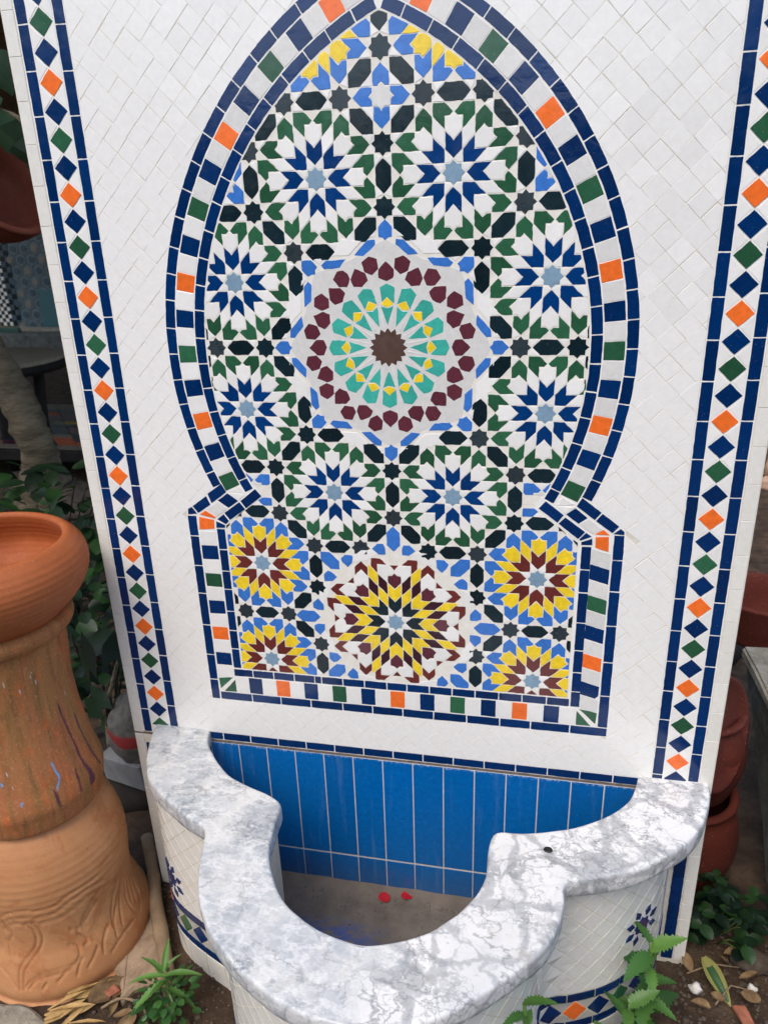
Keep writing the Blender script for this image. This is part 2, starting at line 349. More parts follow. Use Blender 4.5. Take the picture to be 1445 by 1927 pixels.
def box(a, b, jitter=0):          # axis box between two unit corners (u,v,w)
    V = [P(x, y, z) for x in (a[0], b[0]) for y in (a[1], b[1]) for z in (a[2], b[2])]
    if jitter: V = [v + Vector([random.uniform(-jitter, jitter) for _ in range(3)]) for v in V]
    return V, [(0, 1, 3, 2), (4, 6, 7, 5), (0, 4, 5, 1), (2, 3, 7, 6), (0, 2, 6, 4), (1, 5, 7, 3)]
def bev_box(a, b, width=.004, jitter=0, seg=2, sub=0, rough=0, nscale=9):
    V, F = box(a, b, jitter); bm = bmesh.new(); vs = [bm.verts.new(v) for v in V]
    for f in F: bm.faces.new([vs[i] for i in f])
    bmesh.ops.recalc_face_normals(bm, faces=bm.faces)
    bmesh.ops.bevel(bm, geom=bm.edges[:], offset=width, segments=seg, affect='EDGES', profile=.6)
    if sub:
        bmesh.ops.subdivide_edges(bm, edges=bm.edges[:], cuts=sub, use_grid_fill=True)
        for v in bm.verts: v.co += noise.noise_vector(v.co * nscale) * rough + noise.noise_vector(v.co * nscale * 4) * rough * .4
    me = bpy.data.meshes.new('m'); bm.to_mesh(me); bm.free(); return me
def tube(pts, radii, seg=8, closed=True, lump=0):
    pts = [Vector(p) for p in pts]; V, F = [], []; n = len(pts); up = Vector((.3, .5, .8))
    for i, p in enumerate(pts):
        d = (pts[min(i + 1, n - 1)] - pts[max(i - 1, 0)]).normalized(); s = d.cross(up)
        if s.length < .05: s = d.cross(Vector((1, 0, 0)))
        s.normalize(); t = d.cross(s); r = radii[i] if isinstance(radii, (list, tuple)) else radii
        for k in range(seg):
            a = 2 * math.pi * k / seg; q = p + (s * math.cos(a) + t * math.sin(a)) * r
            if lump: q += (q - p) * noise.noise(q * 14) * lump
            V.append(q)
    F = [(i * seg + k, i * seg + (k + 1) % seg, (i + 1) * seg + (k + 1) % seg, (i + 1) * seg + k) for i in range(n - 1) for k in range(seg)]
    if closed: F += [tuple(range(seg))[::-1], tuple(range((n - 1) * seg, n * seg))]
    me = mesh(V, F, True); return me
def smooth_pts(pts, per=6):
    pts = [Vector(p) for p in pts]; out = []
    for i in range(len(pts) - 1):
        a, b, c, d = pts[max(i - 1, 0)], pts[i], pts[i + 1], pts[min(i + 2, len(pts) - 1)]
        for k in range(per):
            t = k / per; out.append(.5 * ((2 * b) + (c - a) * t + (2 * a - 5 * b + 4 * c - d) * t * t + (3 * b - a - 3 * c + d) * t ** 3))
    return out + [pts[-1]]
def lathe(prof, seg=64, disp=None, arc=None):
    """prof: (radius, height) in wall units about z, closed over the axis where the radius is 0; returns mesh with uv"""
    n = len(prof); th = np.linspace(0, 2 * math.pi, seg + 1)
    pr = np.array(prof); R = np.repeat(pr[:, :1], seg + 1, 1); H = np.repeat(pr[:, 1:], seg + 1, 1); T = np.repeat(th[None], n, 0)
    if disp is not None: dr = disp(T, H, R); dr[:, -1] = dr[:, 0]; R = R + dr
    V = np.stack([R * np.cos(T) * .1, -R * np.sin(T) * .1, H * .1], -1).reshape(-1, 3)
    i, j = np.meshgrid(np.arange(n - 1), np.arange(seg), indexing='ij'); a = (i * (seg + 1) + j).ravel()
    F = np.stack([a, a + seg + 1, a + seg + 2, a + 1], -1)
    me = bpy.data.meshes.new('m'); me.from_pydata(V.tolist(), [], F.tolist())
    uvl = me.uv_layers.new(name='UVMap'); uv = np.stack([T / (2 * math.pi), H * .1], -1).reshape(-1, 2)
    uvl.data.foreach_set('uv', uv[F.ravel()].astype(np.float32).ravel())
    me.polygons.foreach_set('use_smooth', [True] * len(me.polygons)); me.update(); return me, T, H
def dense(prof, step=.05):
    pts = smooth_pts([(r, h, 0) for r, h in prof], 8); out = [pts[0]]
    for p in pts[1:]:
        if (p - out[-1]).length >= step * .7: out.append(p)
    return [(max(p.x, .001), p.y) for p in out]

# ------------------------------------------------------------------ ground
def soil_h(x, y):
    q = Vector((x, y, 0)); return noise.noise(q * 3) * .010 + noise.noise(q * 11) * .006 + noise.noise(q * 37) * .003 - .006
def build_ground():
    xs = np.concatenate([[-60, -25, -12, -7, -4.5, -3, -2.2, -1.6], np.arange(-1.2, 1.4, .022), [1.7, 2.2, 3, 5, 9, 20, 60]])
    ys = np.concatenate([[-60, -20, -8, -4, -2, -1.2], np.arange(-.75, .6, .022), [.8, 1.0, 1.4, 1.9, 2.5, 3.2, 4, 5, 6.5, 8, 12, 25, 60]])
    V = [(x, y, soil_h(x, y)) for y in ys for x in xs]; n = len(xs)
    F = [(j * n + i, j * n + i + 1, (j + 1) * n + i + 1, (j + 1) * n + i) for j in range(len(ys) - 1) for i in range(n - 1)]
    link('ground', mesh(V, F, True), 'soil', kind='structure')
build_ground()

# ------------------------------------------------------------------ the fountain
fountain = thing('wall_fountain', (0, 0, 0), 'white tiled wall fountain with a pointed mosaic arch above a marble rimmed basin', 'fountain')
wall_me = bev_box((-5.62, -12.3, -.85), (5.62, 7.2, 0), .003)
wall = link('tiled_wall', wall_me, 'grout', fountain)
COUNT = {}; REST = {}
def put(name, pts, mat, parent=None, cap=295, **kw):
    """a tile as a sub-part; past the cap it joins the one rest mesh of its kind"""
    par = parent or wall; k = (name, par.name)
    if COUNT.get(k, 0) < cap:
        o = tile(name, pts, mat, par, **kw)
        if o: COUNT[k] = COUNT.get(k, 0) + 1
    else:
        r = tile(name, pts, mat, par, build=False, **kw)
        if r: REST.setdefault(k, (par, []))[1].append(r)
# -- arch curves: each side is an arc about (-+1.92, -0.1)
CX, CY = 1.92, -.10
R_IN, R_C1, R_C2, R_OUT = 4.93, 5.11, 5.43, 5.61
def arc(sgn, r, deg): a = math.radians(deg); return (sgn * (-CX + r * math.cos(a)), CY + r * math.sin(a))
def apex(r): return math.degrees(math.acos(CX / r))
LENS = [arc(1, R_IN - .012, d) for d in np.linspace(-27.0, apex(R_IN - .012), 60)] + [arc(-1, R_IN - .012, d) for d in np.linspace(apex(R_IN - .012), -27.0, 60)]
HEXA = [(-2.31, -2.55), (-3.03, -3.115), (-3.03, -6.09), (3.03, -6.09), (3.03, -3.115), (2.31, -2.55)]
def arch_clip(p):
    p = clean(p)
    cx = sum(q[0] for q in p) / len(p); cy = sum(q[1] for q in p) / len(p)
    if area(p) < 0: p = p[::-1]
    lo, hi = min(q[1] for q in p), max(q[1] for q in p); mx = max(abs(q[0]) for q in p)
    if mx < 2.2 and lo > -5.9 and hi < 2.2: return p
    if cy > -2.545: return clip_convex(p, LENS)
    return clip_convex(p, HEXA) if (mx > 2.25 or lo < -5.9) else p
# -- zellige: the eightfold rosette grid
def rot(p, deg, c=(0, 0), mirror=False, s=1):
    a = math.radians(deg); ca, sa = math.cos(a), math.sin(a)
    return [(c[0] + s * ((-x if mirror else x) * ca - y * sa), c[1] + s * ((-x if mirror else x) * sa + y * ca)) for x, y in p]
k1, k2, k3, k4, k5 = .1213, .2929, .4142, .5355, .7071
STAR = [(.1716 * (1 if i % 2 == 0 else .765) * math.cos(math.radians(i * 22.5)), .1716 * (1 if i % 2 == 0 else .765) * math.sin(math.radians(i * 22.5))) for i in range(16)]
ARROW = [(0, .1716), (k1, k2), (k1, k4), (0, k3), (-k1, k4), (-k1, k2)]
KITE = [(.0, .1716), (.0502, .1213), (k1, k1), (k1, k2)]
RHOMB = [(k1, k2), (k2, k2 + .1716), (k2, k5), (k1, k4)]
PETAL = [(0, k3), (k1, k4), (k1, k5), (.05, k5), (0, .7574), (-.05, k5), (-k1, k5), (-k1, k4)]
CHEV = [(k1, k4), (k2, k5), (k2, .8787), (k1, .8787), (0, .7574), (.05, k5), (k1, k5)]
HEXG = [(-.2426, 0), (-k1, -k1), (k1, -k1), (.2426, 0), (k1, k1), (-k1, k1)]
FILL = [(k1, .8787), (k2, .8787), (.2675, .9393), (.2426, 1.0)]
def zput(name, pts, mat, **kw):
    q = arch_clip(pts)
    if len(q) >= 3: put(name, q, mat, gap=kw.pop('gap', .008), **kw)
S2 = 1 + math.sqrt(2)
blue = [(1, S2), (-1, S2), (S2, 1), (-S2, 1), (S2, -1), (-S2, -1), (1, -S2), (-1, -S2)]
warm = [(S2, -S2 - 1.414), (-S2, -S2 - 1.414), (S2, -S2 - 3.414), (-S2, -S2 - 3.414), (1, S2 + 2), (-1, S2 + 2)]
WARM_ARROW = {0: 'red_brown'}
hexes, stars = {}, {}
def key(c): return (round(c[0], 1), round(c[1], 1))
white_star_spots = {key(rot([(0, 1.5307)], -22.5 + 45 * i)[0]) for i in range(8)}
for cc, hot in [(c, 0) for c in blue] + [(c, 1) for c in warm]:
    cc = (cc[0], cc[1] + (.015 if hot and cc[1] < 0 else 0))
    zput('star_tile', rot(STAR, 0, cc), 'steel_blue')
    for i in range(8):
        a = 45 * i
        zput('arrow_tile', rot(ARROW, a, cc), 'red_brown' if hot else 'cobalt')
        zput('kite_tile', rot(KITE, a, cc), 'white', rag=.003)
        zput('rhombus_tile', rot(RHOMB, a, cc), 'yellow' if hot else 'white', rag=.005)
        zput('petal_tile', rot(PETAL, a, cc), 'yellow' if hot else 'white')
        for m in (False, True): zput('chevron_tile', rot(CHEV, a, cc, m), 'light_blue' if hot else 'green')
        h = rot([(0, 1)], a, cc)[0]; hexes.setdefault(key(h), (h, a))
        s = rot([(0, 1.0824)], a + 22.5, cc)[0]; stars.setdefault(key(s), s)
        for m in (False, True): zput('filler_tile', rot(FILL, a, cc, m), 'white', rag=.003, gap=.008)
for k, (h, a) in hexes.items(): zput('hexagon_tile', rot(HEXG, a, h), 'black')
for k, s in stars.items():
    if k in white_star_spots: continue
    zput('star_tile', rot(STAR, 0, s), 'charcoal' if random.random() < .55 else 'black')
# -- the small squares between four rosettes: pale star and four light blue houses
HOUSE = [(.0, .4142), (-k1, k2), (-k1, k1), (-.05, k1), (0, .1716), (.05, k1), (k1, k1), (k1, k2)]
HOUSE45 = HOUSE
for c, a in (((0, S2 + 1), 0), ((-S2, S2), 45), ((S2, S2), 45), ((-S2, -S2), 45), ((S2, -S2), 45)):
    zput('star_tile', rot(STAR, 0, c, s=1.05), 'pale_grey')
    for i in range(4): zput('house_tile', rot(HOUSE, a + 90 * i, c), 'light_blue')
    for i in range(4):
        for m in (False,): zput('filler_tile', rot([(k1, k1), (k2, k1), (k1, k2)], a + 90 * i, c, False), 'white', rag=.003)
# -- the great central medallion
def pol(r, d): return (r * math.sin(math.radians(d)), r * math.cos(math.radians(d)))
def PP(l): return [pol(r, d) for r, d in l]
field = [pol(1.575 if i % 2 == 0 else 1.40, i * 22.5) for i in range(16)]
put('medallion_panel', field, 'pale_grey', thick=.003, rag=.004, gap=.0, tilt=0)
put('medallion_star_tile', [pol(.315 if i % 2 == 0 else .25, i * 11.25) for i in range(32)], 'brown')
for i in range(16):
    a = -22.5 * i; M16 = lambda l: rot(PP(l), a)
    put('teal_tile', M16([(.745, 0), (.655, -9.6), (.90, -8.0), (.955, 0), (.90, 8.0), (.655, 9.6)]), 'teal', gap=.005)
    put('teal_tile', M16([(.595, 0), (.635, 9.4), (.33, 0), (.635, -9.4)]), 'teal', gap=.005)
    put('yellow_tile', M16([(.755, 0), (.655, 9.2), (.595, 0), (.655, -9.2)]), 'yellow', gap=.005, rag=.004)
    put('spoke_tile', M16([(.31, 7.6), (.27, 11.25), (.31, 14.9), (.63, 12.6), (.66, 11.25), (.63, 9.9)]), 'pale_grey', rag=.003)
    put('maroon_tile', M16([(.975, 0), (1.035, 6.9), (1.15, 6.2), (1.27, 0), (1.15, -6.2), (1.035, -6.9)]), 'maroon', gap=.003)
    put('maroon_tile', M16([(1.085, 11.25), (1.165, 16.7), (1.31, 16.6), (1.365, 11.25), (1.31, 5.9), (1.165, 5.8)]), 'maroon', gap=.003)
for i in range(8):
    a = 45 * i
    put('house_tile', rot([(0, 1.845), (-.108, 1.74), (-.108, 1.60), (-.045, 1.585), (0, 1.54), (.045, 1.585), (.108, 1.60), (.108, 1.74)], a), 'light_blue', gap=.006)
    for m in (False, True):
        put('strip_tile', rot(PP([(1.585, 5.6), (1.50, 5.6), (1.375, 14), (1.44, 20), (1.59, 9.8)]), a, mirror=m), 'light_blue', gap=.006)
        put('filler_tile', rot([(.135, 1.72), (.29, 1.60), (.15, 1.60)], a, mirror=m), 'white', rag=.003, gap=.006)
    put('white_star_tile', rot(PP([(1.46, 0), (1.595, 9.8), (1.645, 5.2), (1.755, 4.6), (1.69, 2.0), (1.74, 0), (1.69, -2.0), (1.755, -4.6), (1.645, -5.2), (1.595, -9.8)]), a + 22.5), 'white', rag=.004)
# -- the lower star rosette in yellow and maroon
GC = (-.01, -2 * S2)
zput('star_tile', rot(STAR, 0, GC), 'steel_blue')
va, vb = (0, .2426), (.1716, .1716)
def rh(i, j): o = (k1 + i * va[0] + j * vb[0], k2 + i * va[1] + j * vb[1]); return [o, (o[0] + vb[0], o[1] + vb[1]), (o[0] + va[0] + vb[0], o[1] + va[1] + vb[1]), (o[0] + va[0], o[1] + va[1])]
for i in range(8):
    a = 45 * i
    zput('arrow_tile', rot(ARROW, a, GC), 'black'); zput('kite_tile', rot(KITE, a, GC), 'white', rag=.003)
    zput('arrow_tile', rot([(0, k3), (k1, k4), (k1, .7782), (0, .6569), (-k1, .7782), (-k1, k4)], a, GC), 'yellow')
    for ii, jj, m in ((0, 0, 'yellow'), (1, 0, 'plum'), (0, 1, 'plum'), (1, 1, 'yellow')): zput('rhombus_tile', rot(rh(ii, jj), a, GC), m, gap=.008)
    zput('petal_tile', rot([(0, .6569), (k1, .7782), (k1, .915), (.05, .925), (0, .97), (-.05, .925), (-k1, .915), (-k1, .7782)], a, GC), 'maroon')
    zput('point_tile', rot([(0, 1.02), (.085, 1.1213), (-.085, 1.1213)], a, GC), 'red_brown', gap=.005, rag=.003)
    for m in (False, True):
        zput('claw_tile', rot([(k2, .9497), (k3, 1.0711), (k3, 1.2426), (.2426, 1.2426), (k1, 1.1213), (k2, 1.1213)], a, GC, m), 'red_brown')
        zput('bracket_tile', rot([(k1, .7782), (k2, .9497), (k2, 1.1213), (.10, 1.1213), (0, 1.0), (.0, .97), (.05, .925), (k1, .915)], a, GC, m), 'white', rag=.004)
        zput('house_tile', rot([(.385, 1.41), (.285, 1.515), (.175, 1.515), (.14, 1.44), (.14, 1.31), (.265, 1.31)], a, GC, m), 'light_blue', gap=.006)
    zput('hexagon_tile', rot(HEXG, a + 90, rot([(0, 1.614)], a, GC)[0]), 'light_blue')
    zput('white_star_tile', rot(PP([(1.27, 0), (1.36, 11), (1.45, 6), (1.50, 0), (1.45, -6), (1.36, -11)]), a + 22.5, GC), 'white', rag=.004)

# -- mortar beds under the mosaic and the brick bands
def bed(name, polys, mat, w, parent=None):
    V, F = [], []
    for qi, q in enumerate(polys):
        b = len(V); n = len(q); w = w + .00015 * (qi > 0)
        if area(q) < 0: q = q[::-1]
        V += [P(x, v, -.01) for x, v in q] + [P(x, v, w) for x, v in q]
        F += [(b + i, b + (i + 1) % n, b + n + (i + 1) % n, b + n + i) for i in range(n)] + [tuple(b + n + i for i in range(n))]
    return link(name, mesh(V, F), mat, parent or wall)
def arc_poly(sgn, r0, r1, d0, d1, n=40):
    q = [arc(sgn, r0, d) for d in np.linspace(d0, min(d1, apex(r0)), n)] + [arc(sgn, r1, d) for d in np.linspace(min(d1, apex(r1)), d0, n)]; return q
LENS0 = [arc(1, R_IN, d) for d in np.linspace(-29, apex(R_IN), 60)] + [arc(-1, R_IN, d) for d in np.linspace(apex(R_IN), -29, 60)]
bed('mosaic_bed', [LENS0, [(-2.3, -2.5), (-3.05, -3.1), (-3.05, -6.1), (3.05, -6.1), (3.05, -3.1), (2.3, -2.5)]], 'grout_zellige', .0004)
bq = [arc_poly(sg, R_IN - .005, R_OUT + .006, -24.4, 90) for sg in (-1, 1)]
for sg in (-1, 1): bq.append([(sg * a, b) for a, b in ((2.30, -2.54), (2.50, -2.18), (3.21, -2.33), (3.74, -2.80), (3.757, -2.95), (3.757, -6.85), (3.04, -6.85), (3.04, -3.1))])
bq.append([(-3.03, -6.847), (3.03, -6.847), (3.03, -6.1), (-3.03, -6.1)])
bed('band_bed', bq, 'grout_white', .0012)
bed('strip_bed', [[(a, -7.85), (b, -7.85), (b, 7.1), (a, 7.1)] for a, b in ((-5.385, -4.578), (4.578, 5.385))] + [[(-4.578, -7.84), (4.578, -7.84), (4.578, -7.648), (-4.578, -7.648)]], 'grout_white', .0008)
# -- brick bands round the arch
def band_quad(sgn, r0, r1, d0, d1, n=3):
    return [arc(sgn, r0, d) for d in np.linspace(d0, d1, n)] + [arc(sgn, r1, d) for d in np.linspace(d1, d0, n)]
LO = [68.0, 64.5, 60.6, 56.8, 52.0, 47.7, 43.4, 39.2, 35.0, 30.6, 26.3, 22.0, 17.3, 13.1, 8.9, 4.3, 0, -4.4, -8.7, -13.1, -17.2, -21.6, -24.4]
RO = [68.0, 65.2, 61.2, 56.9, 52.6, 48.4, 44.2, 39.7, 35.4, 31.1, 26.8, 22.4, 18.1, 13.7, 9.4, 5.1, .8, -3.4, -7.7, -12.0, -16.4, -20.8, -24.3]
LI = [66.9, 63.1, 58.4, 54.0, 49.2, 44.8, 40.1, 35.6, 30.9, 26.6, 21.7, 17.0, 12.3, 7.9, 2.9, -1.8, -6.4, -11.0, -15.7, -20.4, -25.2, -27.8]
RI = [66.9, 63.4, 58.7, 54.1, 49.3, 44.7, 40.1, 35.7, 30.7, 26.2, 21.6, 17.0, 12.5, 7.8, 3.2, -1.6, -6.4, -11.0, -15.8, -20.7, -25.1, -27.6]
BK = dict(gap=.010, thick=.006, rag=.004)
for sgn, J, r0, r1 in ((-1, LO, R_C2, R_OUT), (1, RO, R_C2, R_OUT), (-1, LI, R_IN, R_C1), (1, RI, R_IN, R_C1)):
    for i in range(len(J) - 1):
        q = band_quad(sgn, r0, r1, J[i], J[i + 1])
        if J[i] > 60: q = clip_half(q, *(((0, -9), (0, 9)) if sgn < 0 else ((0, 9), (0, -9)))) if area(q) > 0 else clip_half(q[::-1], *(((0, -9), (0, 9)) if sgn < 0 else ((0, 9), (0, -9))))
        if len(q) > 2: put('border_brick', q, 'navy', **BK)
CHK = dict(gap=.006, thick=.0055, rag=.003)
for sgn, orange0 in ((-1, 12.2), (1, 12.7)):
    for k in range(-20, 14):
        d = orange0 - 3.05 * k
        if d - 1.5 < -26.4 or d > 69.5: continue
        m = ('orange', 'w', 'navy', 'w', 'green', 'w', 'navy', 'w')[k % 8]
        if m == 'w': m = 'pale_grey' if d > 26 or sgn > 0 else 'white'
        q = band_quad(sgn, R_C1 + .008, R_C2 - .008, d + 1.525, d - 1.525, 2)
        if area(q) < 0: q = q[::-1]
        q = clip_half(q, *(((0, -9), (0, 9)) if sgn < 0 else ((0, 9), (0, -9))))
        if len(q) > 2: put('checker_tile', q, m, **CHK)
NOTCH = [{"outer": [[[-3.313, -2.524], [-3.029, -2.325], [-2.944, -2.486], [-3.254, -2.709]], [[-3.628, -2.771], [-3.34, -2.565], [-3.269, -2.73], [-3.53, -2.908]], [[-3.72, -2.826], [-3.639, -2.782], [-3.546, -2.919], [-3.735, -2.94]]], "inner": [[[-2.713, -2.636], [-2.413, -2.399], [-2.3, -2.534], [-2.616, -2.777]], [[-3.038, -2.873], [-2.73, -2.654], [-2.629, -2.789], [-2.942, -3.014]], [[-3.189, -3.005], [-3.051, -2.893], [-2.955, -3.027], [-3.028, -3.095]], [[-3.211, -3.036], [-3.039, -3.105], [-3.045, -3.163], [-3.221, -3.172]]], "navy": [[[-2.936, -2.502], [-2.743, -2.64], [-2.942, -2.78], [-3.134, -2.645]]], "pale_grey": [[[-3.147, -2.658], [-2.954, -2.787], [-3.184, -2.963], [-3.372, -2.828]]], "orange": [[[-3.389, -2.844], [-3.193, -2.968], [-3.226, -2.996], [-3.517, -2.928]], [[-3.523, -2.969], [-3.239, -3.014], [-3.255, -3.191], [-3.549, -3.216]]], "white": [[[-2.916, -2.476], [-2.689, -2.358], [-2.605, -2.492]], [[-2.906, -2.493], [-2.612, -2.504], [-2.73, -2.63]]]},
 {"outer": [[[2.964, -2.488], [3.044, -2.336], [3.363, -2.576], [3.263, -2.715]], [[3.273, -2.724], [3.375, -2.59], [3.646, -2.8], [3.544, -2.925]], [[3.553, -2.937], [3.668, -2.834], [3.735, -2.884], [3.735, -2.944]]], "inner": [[[2.373, -2.548], [2.487, -2.415], [2.785, -2.646], [2.686, -2.787]], [[2.698, -2.796], [2.807, -2.679], [3.133, -2.921], [3.024, -3.055]], [[3.033, -3.061], [3.139, -2.927], [3.246, -2.995], [3.063, -3.082]], [[3.07, -3.098], [3.248, -3.023], [3.257, -3.145], [3.074, -3.156]]], "navy": [[[2.808, -2.633], [2.954, -2.517], [3.157, -2.679], [3.016, -2.787]]], "pale_grey": [[[3.022, -2.793], [3.168, -2.685], [3.413, -2.868], [3.253, -2.957]]], "orange": [[[3.277, -2.952], [3.413, -2.868], [3.516, -2.964]], [[3.292, -2.998], [3.5, -2.984], [3.515, -3.253], [3.296, -3.191]]], "white": [[[2.74, -2.336], [2.939, -2.458], [2.726, -2.498], [2.668, -2.482]], [[2.675, -2.5], [2.936, -2.501], [2.796, -2.627]]]}]
for side in NOTCH:
    for k, qs in side.items():
        for q in qs:
            if k in ('outer', 'inner'): put('border_brick', q, 'navy', gap=.006, thick=.010, rag=.003)
            else: put('checker_tile', q, k, gap=.004, thick=.009, rag=.003)
def col_bricks(x0, x1, js, name='border_brick', mat='navy', **kw):
    for a, b in zip(js[:-1], js[1:]): put(name, [(x0, a), (x0, b), (x1, b), (x1, a)], mat, **(BK | kw))
def row_bricks(v0, v1, js, name='border_brick', mat='navy', **kw):
    for a, b in zip(js[:-1], js[1:]): put(name, [(a, v0), (b, v0), (b, v1), (a, v1)], mat, **(BK | kw))
col_bricks(-3.75, -3.57, [-2.95, -3.35, -3.94, -4.51, -5.18, -5.83, -6.39, -6.84]); col_bricks(3.57, 3.75, [-2.95, -3.39, -3.96, -4.6, -5.31, -5.99, -6.65])
col_bricks(-3.22, -3.05, [-3.18, -3.59, -4.02, -4.39, -4.85, -5.26, -5.66, -6.09]); col_bricks(3.08, 3.25, [-3.17, -3.59, -4.01, -4.58, -5.12, -5.56, -5.95, -6.27])
row_bricks(-6.275, -6.105, [-3.22, -2.832, -2.414, -2.004, -1.598, -1.464, -1.05, -0.634, -0.209, 0.164, 0.582, 0.998, 1.414, 1.835, 2.248, 2.676, 3.07])
row_bricks(-6.84, -6.655, [-3.56, -2.902, -2.315, -1.708, -1.08, -0.5, 0.078, 0.656, 1.267, 1.868, 2.419, 3.108, 3.75])
SEQ = ('orange', 'white', 'navy', 'white', 'green', 'white', 'navy', 'white')
for k in range(-11, 12): x = -.015 + .2785 * k; put('checker_tile', [(x - .139, -6.645), (x + .139, -6.645), (x + .139, -6.285), (x - .139, -6.285)], SEQ[k % 8], **CHK)
for sgn in (-1, 1):
    for k in range(1, 12):
        v = -6.46 + .28 * k; sk = .0 if sgn < 0 else .045
        m = SEQ[(k + 4) % 8]; m = 'pale_grey' if (m == 'white' and sgn > 0) else m
        x0, x1 = sgn * 3.235, sgn * 3.555
        put('checker_tile', [(x0, v - .14 + sk), (x1, v - .14 - sk), (x1, min(v + .14 - sk, -3.22)), (x0, min(v + .14 + sk, -3.19))], m, **CHK)
    x0, x1 = sgn * 3.2, sgn * 3.555
    put('checker_tile', [(sgn * 3.24, -6.30), (x1, -6.345), (x1 - sgn * .015, -6.60)], 'green', **CHK)
    put('checker_tile', [(sgn * 3.20, -6.335), (sgn * 3.47, -6.645), (sgn * 3.20, -6.645)], 'green', **CHK)
# -- vertical strips of diamonds between navy bricks, and the white edge tiles
TOPV = 7.1
def joints(v0, step, lo, hi):
    k0 = math.ceil((lo - v0) / step - 1e-6); out = [lo]; k = k0
    while v0 + k * step < hi - .03:
        if v0 + k * step > lo + .03: out.append(v0 + k * step)
        k += 1
    return out + [hi]
for sgn, vo, vi, vw in ((-1, 4.65, 4.61, 3.67), (1, .13, 3.62, .31)):
    a, b = sorted((sgn * 5.19, sgn * 5.375)); col_bricks(a, b, joints(vo, .596, -7.83, TOPV)[::-1])
    a, b = sorted((sgn * 4.585, sgn * 4.77)); col_bricks(a, b, joints(vi, .587, -7.65, TOPV)[::-1])
    a, b = sorted((sgn * 5.395, sgn * 5.60)); col_bricks(a, b, joints(vw, .585, -7.86, TOPV)[::-1], 'edge_tile', 'cream', gap=.005, thick=.008, rag=.002)
    d0, cols = ((4.66, ('green', 'navy', 'orange', 'navy')), (.46, ('orange', 'navy', 'green', 'navy')))[sgn > 0]
    n0 = int((d0 - TOPV) / .384); k = n0
    while d0 - .384 * k > -7.72:
        v = d0 - .384 * k; x = sgn * 4.98; h = .188; wd = .196
        q = clip_convex([(x - wd, v), (x, v - h), (x + wd, v), (x, v + h)], [(-9, -7.64), (9, -7.64), (9, 9), (-9, 9)])
        put('diamond_tile', q, cols[k % 4], gap=.006, thick=.010, rag=.005)
        m = v - .192
        if m > -7.55:
            for s in (-1, 1): put('triangle_tile', [(x + s * .203, m - .178), (x + s * .203, m + .178), (x + s * .022, m)], 'white', gap=.006, rag=.003)
        k += 1
# -- white field of diagonal squares
WREC = [(-4.575, -7.645), (4.575, -7.645), (4.575, TOPV), (-4.575, TOPV)]
def outside_arch(x, y):
    """signed distance to the outer outline of the arch (positive outside) and the nearest outward normal"""
    if y > -2.45:
        s = 1 if x >= 0 else -1; dx, dy = abs(x) + CX, y - CY; r = math.hypot(dx, dy); return r - R_OUT + .02, (s * dx / r, dy / r)
    s = 1 if x >= 0 else -1; ax_ = abs(x)
    c = [(ax_ - 3.73, (s, 0)), (-6.82 - y, (0, -1))]
    if y > -3.0: c.append((.62 * ax_ + .785 * y - (.62 * 3.70 - .785 * 2.83), (s * .62, .785)))
    c = max(c, key=lambda t: t[0]) if y < -2.9 else c[-1]
    return c
D = .2
cells = []
for i in range(-40, 41):
    for j in range(-40, 41):
        cx, cy = .115 + .4 * .5 * (i - j) + .0, .1 + .4 * .5 * (i + j)
        if abs(cx) > 4.8 or cy < -7.9 or cy > 6.6: continue
        cells.append((cx, cy))
cells.sort(key=lambda c: math.hypot(c[0] - 1, c[1] - 3))
random.seed(21)
for cx, cy in cells:
    e = .012
    q = [(cx - D + random.uniform(-e, e), cy), (cx + random.uniform(-e, e), cy - D), (cx + D, cy + random.uniform(-e, e)), (cx, cy + D + random.uniform(-e, e))]
    d, n = outside_arch(cx, cy)
    if d < -.2: continue
    if d < .23:
        pt = (cx - n[0] * d, cy - n[1] * d); q = clip_half(q, (pt[0] - n[1] * -1 * 1, pt[1] - n[0] * 1), (pt[0] - n[1], pt[1] + n[0])) if False else clip_half(q, pt, (pt[0] + n[1], pt[1] - n[0])) if False else q
        out = []
        s = lambda a: (a[0] - pt[0]) * n[0] + (a[1] - pt[1]) * n[1]
        for i in range(len(q)):
            a, b = q[i], q[(i + 1) % len(q)]; sa, sb = s(a), s(b)
            if sa >= 0: out.append(a)
            if sa * sb < 0: t = sa / (sa - sb); out.append((a[0] + t * (b[0] - a[0]), a[1] + t * (b[1] - a[1])))
        q = clean(out)
    if len(q) >= 3: q = clip_convex(q, WREC)
    if len(q) >= 3: put('square_tile', q, 'white', gap=.0036, thick=.0036 + random.uniform(-.0008, .0014), rag=.0014, bev=.003, tilt=.7)
